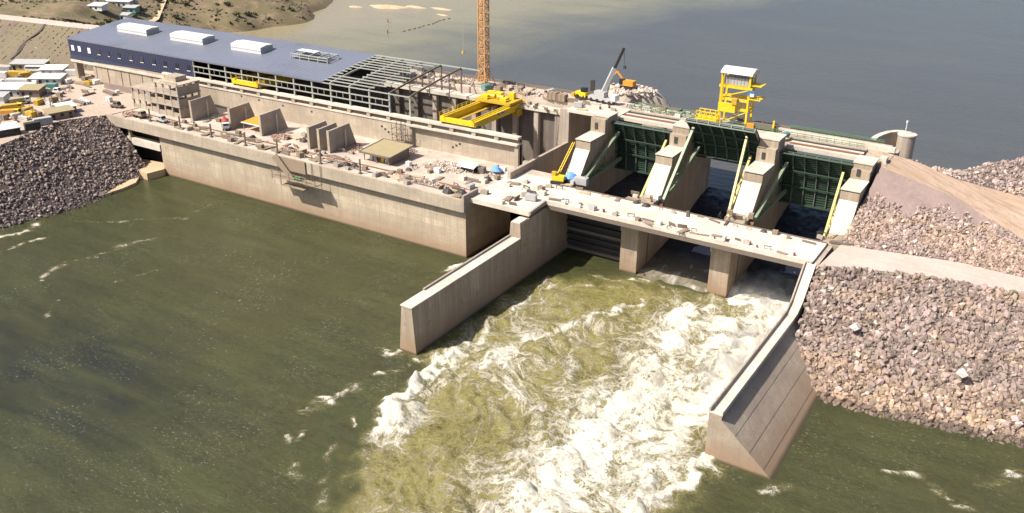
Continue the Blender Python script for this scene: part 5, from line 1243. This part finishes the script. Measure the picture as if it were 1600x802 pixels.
def tarp_heap():
    b = MB(); n = 12
    for i in range(4):
        t = i / 3
        for j in range(n):
            a = 2 * math.pi * j / n; w_ = 1 + rng.uniform(-.14, .14); b.v.append((1.6 * (.25 + .75 * t) * w_ * math.cos(a), 1.1 * (.25 + .75 * t) * w_ * math.sin(a), 1.1 * (1 - t ** 1.6) + rng.uniform(-.05, .05) * (t < 1)))
    b.f.append(tuple(range(n)))
    for i in range(3):
        for j in range(n): b.f.append((i * n + j, (i + 1) * n + j, (i + 1) * n + (j + 1) % n, i * n + (j + 1) % n))
    return b
def gen_set():
    b = MB(); b.box(-1.3, 1.3, -.7, .7, .25, 1.5); b.box(-1.35, 1.35, -.5, .5, 0, .25); b.tube((.8, 0, 1.5), (.8, 0, 2.0), .09, 8); b.box(-1.0, -.2, -.72, -.703, .5, 1.3); return b
def formwork():
    b = MB(); b.obox((0, 0, .6), (2.6, .14, 1.25), 0, .25)
    for x in (-1.1, -.4, .4, 1.1): b.bar((x, .12, .05), (x, .22, 1.15), .1)
    b.bar((-1.3, .6, .03), (-1.2, .15, .9), .09); b.bar((1.3, .6, .03), (1.2, .15, .9), .09); return b
def trestle():
    b = MB(); b.bar((-1.1, 0, 1.0), (1.1, 0, 1.0), .18)
    for x in (-.9, .9):
        for s in (-1, 1): b.bar((x, s * .5, 0), (x, 0, 1.0), .1)
        b.bar((x, -.28, .45), (x, .28, .45), .08)
    return b
PROTO = {}
def proto(kind, mat, fn):
    PROTO.setdefault((kind, mat), [])
    for k in range(3):
        o = fn().build(kind, mat); PROTO[(kind, mat)].append(o); col.objects.unlink(o)
for kind, mats, fn in (('timber_stack', ('timber', 'timber2'), timber_stack), ('pipe_bundle', ('brown_steel', 'grey'), pipe_bundle), ('concrete_block', ('grey_c', 'white_c'), conc_block), ('crate', ('timber', 'white'), crate), ('oil_drum', ('drum', 'rust'), drum),
                       ('water_tank', ('white', 'teal'), tank), ('tarpaulin_heap', ('skyblue', 'white', 'dark'), tarp_heap), ('generator', ('yellow_d', 'grey'), gen_set), ('formwork_panel', ('timber', 'brown_steel'), formwork), ('trestle', ('timber', 'dark'), trestle)):
    for mt in mats: proto(kind, mt, fn)
DESC = {'timber': 'weathered timber', 'timber2': 'fresh timber', 'brown_steel': 'brown steel', 'grey': 'grey', 'grey_c': 'grey', 'white_c': 'whitish', 'white': 'white', 'drum': 'blue', 'rust': 'rusty', 'teal': 'teal', 'skyblue': 'blue', 'dark': 'black', 'yellow_d': 'yellow'}
def clutter(kind, mat, x, y, z, where, group, rz=None, s=1., label=None):
    src = rng.choice(PROTO[(kind, mat)]); o = src.copy(); col.objects.link(o)
    o.location = (x, y, z); o.rotation_euler = (0, 0, rng.uniform(-.35, .35) + rng.choice((0, 0, 0, math.pi / 2)) if rz is None else rz); o.scale = (s,) * 3
    kw = kind.replace('_', ' ')
    dsc = DESC[mat]; 
    if kind == 'timber_stack': kw = 'boards'
    return tag(o, label or f'{dsc} {kw} {where}', kind.replace('_', ' '), group)
def scatter(n, xr, yr, z, where, group, kinds, smin=.8, smax=1.3, sheared=False, avoid=()):
    pts = []
    for _ in range(n * 20):
        if len(pts) >= n: break
        x = rng.uniform(*xr); y = rng.uniform(*yr)
        if any(abs(x - a) < 2.6 and abs(y - b_) < 1.6 for a, b_ in pts) or any(ax0 < x < ax1 and ay0 < y < ay1 for ax0, ax1, ay0, ay1 in avoid): continue
        pts.append((x, y)); k, mt = rng.choice(kinds)
        clutter(k, mt, x, y, z, where, group, s=rng.uniform(smin, smax))
K1 = [('timber_stack', 'timber'), ('timber_stack', 'timber2'), ('pipe_bundle', 'brown_steel'), ('formwork_panel', 'timber'), ('crate', 'timber'), ('concrete_block', 'grey_c'), ('trestle', 'timber'), ('tarpaulin_heap', 'dark'), ('timber_stack', 'timber')]
K2 = [('concrete_block', 'grey_c'), ('concrete_block', 'white_c'), ('crate', 'timber'), ('crate', 'white'), ('timber_stack', 'timber'), ('trestle', 'dark'), ('oil_drum', 'rust'), ('formwork_panel', 'brown_steel'), ('generator', 'grey')]
K3 = [('pipe_bundle', 'grey'), ('timber_stack', 'timber2'), ('concrete_block', 'white_c'), ('crate', 'timber'), ('timber_stack', 'timber'), ('concrete_block', 'grey_c'), ('formwork_panel', 'timber'), ('oil_drum', 'rust'), ('generator', 'grey'), ('trestle', 'dark')]
scatter(46, (-176, -18), (-9.6, -5.6), 18.8, 'along the river edge of the powerhouse deck', 'clutter along the deck edge', K1, .9, 1.4, avoid=((-170, -150, -10, -4),))
scatter(26, (-150, -66), (-4.5, -1.2), 18.8, 'before the concrete fin walls on the powerhouse deck', 'clutter before the fin walls', K1, .7, 1.1, avoid=((-134, -122, -6, 5),))
scatter(24, (-144, -66), (2.5, 11), 18.8, 'between the concrete fin walls', 'clutter between the fin walls', K3 + K1, .8, 1.3, avoid=tuple((x - 2.2, x + 2.2, -3, 16) for x in (-146, -126.2, -111, -86.6, -82.2, -78)) + ((-123, -111, 0, 12), (-133, -122, -6, 6)))
scatter(24, (-50, -17), (-8.5, 7), 18.8, 'on the pale corner of the powerhouse deck', 'clutter on the deck corner', K2 + K1, .8, 1.3)
scatter(16, (-14, 4), (-9, 13), 19.2, 'on the apron deck beside the spillway bridge', 'clutter on the apron deck', K2, .8, 1.3)
scatter(15, (-24, -15), (8, 16), 19.0, 'in the pile by the hall corner', 'clutter by the hall corner', K3 + K2, .8, 1.3, avoid=((-30, -22, 6, 14),))
scatter(36, (7, 78), (.7, 2.8), 19.36, 'along the front kerb of the road bridge', 'clutter along the bridge front kerb', K2 + [('timber_stack', 'timber'), ('pipe_bundle', 'brown_steel')], .6, 1.0)
scatter(18, (8, 80), (11.5, 13.2), 19.36, 'along the back kerb of the road bridge', 'clutter along the bridge back kerb', K1, .6, 1.0)
for i, x in enumerate(PIER_X):
    scatter(6, (x - 2 if i else x, x + 6.5 if i < 3 else x + 5), (14.8, 20.2), 19.36 if i else 19.3, ('at the foot of the pier beside the drill rig', 'at the foot of the pier left of the raised gate', 'at the foot of the tall pier right of the raised gate', 'at the foot of the pier against the right bank')[i], 'clutter at the pier feet', K2 + K1, .8, 1.2, avoid=((-2, 4, 13.5, 18),))
scatter(22, (-48, -14), (55, 63.5), 32.6, 'on the intake deck right of the tower crane', 'clutter on the intake deck', K3, .9, 1.5, avoid=((-22, -10, 57, 64),))
scatter(30, (-98, -60), (54.5, 64.5), 32.6, 'on the intake deck behind the open steel frame', 'clutter behind the steel frame', K3 + K1, .9, 1.6)
scatter(16, (3, 26), (57.5, 63), 33.2, 'on the crest behind the leftmost gate', 'clutter on the crest', K3, .7, 1.1)
scatter(10, (-12, 4), (47, 56), 33.3, 'on the crest before the mobile crane', 'clutter before the mobile crane', K3, .7, 1.1)
scatter(12, (-32, -15), (49.2, 52.4), 30.5, 'on the rear crane beam', 'clutter on the rear crane beam', [('timber_stack', 'timber'), ('crate', 'timber'), ('formwork_panel', 'timber')], .5, .8)
clutter('tarpaulin_heap', 'skyblue', -20.5, 13.5, 19.8, '', None, 0, 1.3, 'blue tarpaulin over a pile at the hall corner')
clutter('tarpaulin_heap', 'skyblue', 3.5, 18.6, 20.6, '', None, .2, 1.5, 'sky blue tarpaulin heap at the foot of the first pier')
clutter('generator', 'grey', 7.6, 17.6, 19.3, '', None, .1, 1.6, 'big grey generator right of the blue tarpaulin by the first pier')
clutter('water_tank', 'teal', 57.2, 53.6, 33.3, '', None, 1.2, 1.0, 'teal tank on the crest at the top of the tall pier')
clutter('water_tank', 'teal', -50.8, 53.6, 32.6, '', None, 1.4, 1.2, 'teal and white tank near the foot of the tower crane')
clutter('crate', 'timber', -24.3, 55.6, 32.6, '', None, 0, 2.2, 'large tan crate on the intake deck edge')
clutter('crate', 'timber', -20.6, 55.4, 32.6, '', None, 0, 2.0, 'second large tan crate just right of the largest one')
for y, lb in ((-7.6, 'long rusty crane rail nearest the river edge of the deck'), (-3.4, 'long rusty crane rail nearest the fin walls')):
    b = MB(); b.box(-176, -18, y - .35, y + .35, 18.8, 18.98); o = b.build('crane_rail', 'rust' if y > -5 else 'brown_steel'); tag(o, lb, 'rail')
# low rubble spread on the deck
def heap(x, y, z, rx, ry, n, tint, label, seed, s=(.25, .8)):
    r = np.random.RandomState(seed); a = r.rand(n) * 2 * math.pi; d = r.rand(n) ** .6
    p = np.stack([x + rx * d * np.cos(a), y + ry * d * np.sin(a), z + .55 * (1 - d) * min(rx, ry) * .5 + .05 * r.rand(n)], 1)
    o = rocks('rubble', p, s[0] + (s[1] - s[0]) * r.rand(n) ** 2, tints(r, n, tint, .2, .05), seed); return tag(o, label, None, None, 'stuff')
CREAM = (.58, .49, .41); RED = (.42, .25, .19)
heap(-37, 10, 18.8, 9, 5, 700, CREAM, 'cream broken concrete spread below the hall wall', 61, (.3, 1.2))
heap(-104, 4, 18.8, 5, 3, 300, RED, 'reddish brick rubble right of the orange canopy', 62)
heap(-74.5, 8, 18.8, 3, 3, 160, RED, 'reddish rubble behind the nearest fin wall', 63)
heap(-66, -5.8, 18.8, 9, 1.2, 300, RED, 'reddish rubble strip before the tan roofed shed', 64)
heap(-90, -6, 18.8, 6, 1.8, 260, (.36, .25, .19), 'brown rubble heap above the hanging scaffold', 65)
heap(-35, -5.5, 18.8, 13, 2.0, 420, CREAM, 'pale rubble strip near the parapet end', 66)
heap(-170, -6, 18.8, 8, 3, 300, RED, 'reddish earth heap on the left deck end', 67)
heap(-58, 16.5, 18.8, 4, 2, 200, (.30, .22, .18), 'brown debris between the shed and the hall wall', 68)
heap(88.5, 17.5, 19.4, 3, 2, 160, CREAM, 'pale rubble beside the last pier on the gravel road', 69)
heap(-72, 59.5, 32.6, 22, 4, 900, CREAM, 'cream rubble spread over the intake deck behind the steel frame', 70, (.3, 1.4))
heap(-30, 58, 32.6, 14, 3, 420, CREAM, 'cream rubble spread on the intake deck right of the tower crane', 71, (.3, 1.1))
heap(-4, 74.5, 34.6, 10, 7, 380, CREAM, 'broken pale rock on top of the rubble platform', 74, (.5, 1.9))
heap(15, 60, 33.2, 10, 2.4, 260, CREAM, 'pale rubble on the crest behind the leftmost gate', 72)

# ------------------------------------------------------------------ construction yard on the left
def container(mat, L=6.1, w_=2.5, h=2.6, roof=None):
    t = empty('site_container', (0, 0, 0), '', 'container', 'containers and huts in the left yard')
    b = MB(); b.box(-L / 2, L / 2, -w_ / 2, w_ / 2, .15, h)
    for k in range(int(L / .5)): b.box(-L / 2 + .15 + .5 * k, -L / 2 + .35 + .5 * k, -w_ / 2 - .05, w_ / 2 + .05, .25, h - .1)
    b.build('body', mat, t)
    if roof: b = MB(); b.prof(-L / 2 - .25, L / 2 + .25, [(-w_ / 2 - .25, h), (0, h + .45), (w_ / 2 + .25, h), (w_ / 2 + .25, h - .08), (-w_ / 2 - .25, h - .08)]); b.build('roof', roof, t)
    b = MB(); b.box(L / 2 + .003, L / 2 + .07, -w_ / 2 + .15, -.03, .3, h - .2); b.build('door', mat, t)
    b = MB(); b.box(L / 2 + .003, L / 2 + .07, .03, w_ / 2 - .15, .3, h - .2); b.build('door', mat, t)
    return t
YG = 'containers and huts in the left yard'
def yard(t, x, y, rz, label, s=1.): t.location = (x, y, 19.0); t.rotation_euler = (0, 0, rz); t.scale = (s,) * 3; t['label'] = label; return t
def shed(L, w_, h, wall, roof):
    t = empty('yard_shed', (0, 0, 0), '', 'shed', YG)
    b = MB(); b.box(-L / 2, L / 2, -w_ / 2, w_ / 2, 0, h); b.build('wall', wall, t)
    b = MB(); b.prof(-L / 2 - .4, L / 2 + .4, [(-w_ / 2 - .5, h), (w_ / 2 + .5, h + .7), (w_ / 2 + .5, h + .9), (-w_ / 2 - .5, h + .2)]); b.build('roof', roof, t)
    for k in range(int(L / 3)):
        b = MB(); b.box(-L / 2 + 1 + 3 * k, -L / 2 + 2.1 + 3 * k, -w_ / 2 - .06, -w_ / 2 - .003, .9 if k % 2 else 0, 2.0); b.build('window' if k % 2 else 'door', 'glass', t)
    return t
AX = R(32)
yard(shed(15, 6, 2.8, 'tan_sheet', 'grey'), -271, 15.5, AX, 'long grey roofed shed with yellow front at the back of the yard')
yard(container('yellow_d', 9.5), -260.5, 4, AX, 'long yellow container before the grey roofed shed')
yard(shed(10, 6, 2.8, 'white', 'white'), -252.5, 15, AX, 'white hut nearest the dark opening under the blue cladding')
yard(container('white', 8), -245, 18, AX, 'cream container close under the blue clad end')
yard(shed(13, 6, 2.6, 'grey', 'white'), -241, 4.5, AX, 'white roofed shed just behind the teal container')
yard(container('teal', 5.5), -230.2, -1.5, AX, 'teal container alone on the yard')
yard(shed(20, 8, 3.0, 'grey', 'white'), -238, -15.5, AX, 'large white roofed shed at the left edge of the picture')
yard(shed(8, 6, 3.0, 'brown_steel', 'tan_sheet'), -227.5, -11, AX, 'brown shed with tan roof beside the large white shed')
yard(container('white', 9), -249, -4, AX, 'white container between the two white sheds')
yard(container('white', 8), -255.5, -10.5, AX, 'white container behind the large white shed')
yard(shed(9, 5, 2.6, 'timber', 'tan_sheet'), -190.2, -24, R(76), 'tan roofed timber store on the edge of the riprap')
yard(shed(6, 5, 2.4, 'brown_steel', 'white'), -194.5, -18.5, R(76), 'white roofed store behind the tan roofed timber store')
yard(shed(9, 5, 2.4, 'dark', 'white'), -186.5, -47.5, R(72), 'white roofed dark shed at the corner of the riprap')
yard(container('dark', 5), -184.5, -38.5, R(72), 'black tank like container beside the white roofed dark shed')
yard(container('grey', 6), -186.8, -33, R(70), 'grey container on the riprap edge before the timber store')
yard(container('white', 9), -268, -2, AX, 'white container left of the long yellow one')
yard(container('grey', 8), -276, 5, AX, 'grey container before the long shed at the left edge')
yard(shed(10, 5, 2.6, 'white', 'grey'), -231, -25, AX, 'grey roofed white hut before the large white shed')
vehicle('bus', (-262, 12.5, 19.0), AX, 'white bus parked beside the yellow container', 'white', 'white', 9, None, 'bus')
vehicle('tipper_truck', (-213, -28, 19.0), R(50), 'yellow tipper truck at the left picture edge', 'yellow', 'yellow_d', 7)
vehicle('tipper_truck', (-206.5, -33, 19.0), R(35), 'yellow tipper truck nearest the dark riprap', 'yellow', 'orange', 7)
vehicle('tipper_truck', (-219.5, -21, 19.0), R(60), 'white cabbed tipper truck behind the two yellow ones', 'white', 'tan_sheet', 7)
vehicle('pickup', (-222, -4, 19.0), R(20), 'white pickup crossing the yard near the teal container', 'white', 'white', 5.2, None, 'pickup')
vehicle('pickup', (-184, -4, 18.95), R(10), 'brown pickup at the left end of the deck', 'brown_steel', 'brown_steel', 5.2, None, 'pickup')
YK = [('crate', 'timber'), ('pipe_bundle', 'brown_steel'), ('timber_stack', 'timber2'), ('concrete_block', 'white_c'), ('generator', 'yellow_d'), ('crate', 'white'), ('formwork_panel', 'timber'), ('timber_stack', 'timber'), ('pipe_bundle', 'grey'), ('trestle', 'timber')]
AV = ((-245, -222, -23, -6), (-193, -182, -52, -14))
scatter(70, (-268, -194), (-40, 14), 19.0, 'among the huts of the left yard', 'clutter in the left yard', YK, 1.0, 2.0, avoid=AV)
scatter(34, (-218, -190), (-48, -22), 19.0, 'by the yellow trucks in the left yard', 'clutter by the yellow trucks', YK + [('generator', 'yellow_d'), ('pipe_bundle', 'brown_steel')], 1.0, 1.8, avoid=AV)
scatter(20, (-240, -186), (14, 24), 19.0, 'below the blue clad end of the powerhouse', 'clutter below the blue cladding', YK, .9, 1.5)
for i, (x, y) in enumerate(((-205, -17), (-202.5, -19.5), (-200.5, -16))):
    b = MB(); b.bar((x, y, 19), (x, y, 23.5), .3); b.bar((x - .9, y, 23), (x + .9, y, 23), .2); o = b.build('timber_post', 'timber'); tag(o, 'tall timber post with crossbar standing in the left yard', 'post', 'timber posts in the yard')

# ------------------------------------------------------------------ far land: huts, bushes, markers in the reservoir
YG = 'far huts on the reservoir shore'
def far(t, x, y, rz, label, s=1.):
    t.location = (x, y, land_z(x, y) - .1); t.rotation_euler = (0, 0, rz); t.scale = (s,) * 3; t['label'] = label; t['group'] = YG; return t
far(shed(8, 6, 2.6, 'white', 'white'), -327, 92, R(20), 'small white hut beside the dirt track behind the blue roof')
far(shed(5, 4, 2.6, 'white', 'grey'), -319, 102, R(20), 'grey roofed white hut just beyond the small white hut')
far(shed(14, 8, 3, 'grey', 'white'), -342, 117, R(25), 'long white roofed shed farthest back on the shore')
far(shed(7, 5, 3, 'teal', 'grey'), -331, 115, R(25), 'teal walled shed before the long white roofed shed')
far(shed(12, 5, 2.6, 'white', 'white'), -352, 140, R(40), 'white hut at the upper picture edge')
def bush(x, y, z, s, label, group):
    t = empty('bush', (x, y, z), label, 'bush', group)
    r = np.random.RandomState(int(abs(x * 31 + y * 17)) % 99991); n = 170
    c = r.randn(n, 3) * np.array([.42, .42, .26]) * s; c[:, 2] = np.abs(c[:, 2]) + .3 * s
    b = MB()
    for q in c:
        d = r.randn(3); d /= np.linalg.norm(d); e = np.cross(d, r.randn(3)); e /= np.linalg.norm(e); g = np.cross(d, e); k = .2 * s * (0.6 + .8 * r.rand())
        b.add([(x + (q + e * k)[0], y + (q + e * k)[1], z + (q + e * k)[2]), (x + (q + g * k)[0], y + (q + g * k)[1], z + (q + g * k)[2]), (x + (q - e * k)[0], y + (q - e * k)[1], z + (q - e * k)[2]), (x + (q - g * k * .6)[0], y + (q - g * k * .6)[1], z + (q - g * k * .6)[2])], [(0, 1, 2, 3)])
    b.build('foliage', 'leaf', t, fix=False)
    b = MB(); b.tube((x, y, z - .3), (x, y, z + .5 * s), .07 * s, 6); b.build('stem', 'timber', t)
    return t
for k in range(150):
    x = rng.uniform(-430, -288); y = rng.uniform(60, 260)
    if vnoise(np.array([x + 2000.]), np.array([y + 500.]), 59, .045)[0] < .45 or land_z(x, y) < 12.5: continue
    bush(x, y, land_z(x, y), rng.uniform(1.2, 2.8), 'low dusty bush scattered on the dry land behind the embankment road', 'bushes on the dry land')
for (x, y, z, lb) in ((-322, 31.5, 31.2, 'dark round bush just below the road at the left picture edge'), (-312, 15, 24.5, 'pale bush halfway down the embankment at the left'), (-318, 10, 22.5, 'low bush near the foot of the embankment at the left')):
    bush(x, y, z, 2.6, lb, 'bushes on the embankment')
for k in range(22):
    x = -318 + 3.6 * k + rng.uniform(-1, 1); b_ = 44.5 + (x + 318) * .14
    bush(x, b_ + rng.uniform(-.6, .8), 32.9, rng.uniform(.5, 1.1), 'tiny shrub on the verge of the embankment road', 'shrubs on the road verge')
for (x, y, lb) in ((-242, 230.6, 'farther dark marker post standing in the silty shallows'), (-220.6, 204, 'nearer dark marker post standing in the silty shallows')):
    b = MB(); b.tube((x, y, 8), (x, y, 11.6), .45, 8); b.bar((x - .9, y, 11.6), (x + .9, y, 12.1), .5); o = b.build('marker_post', 'timber'); tag(o, lb, 'marker post')
lbm = empty('log_boom', (-216, 236, 10), 'line of floating logs drifting across the shallows', 'log boom')
for k in range(11):
    t = k / 10; x = -215 - 3 * t + rng.uniform(-.9, .9); y = 212 + 48 * t
    b = MB(); b.tube((x, y, 10.1), (x - .3, y + 3.4, 10.1), .33, 8); b.build('log', 'timber', lbm)
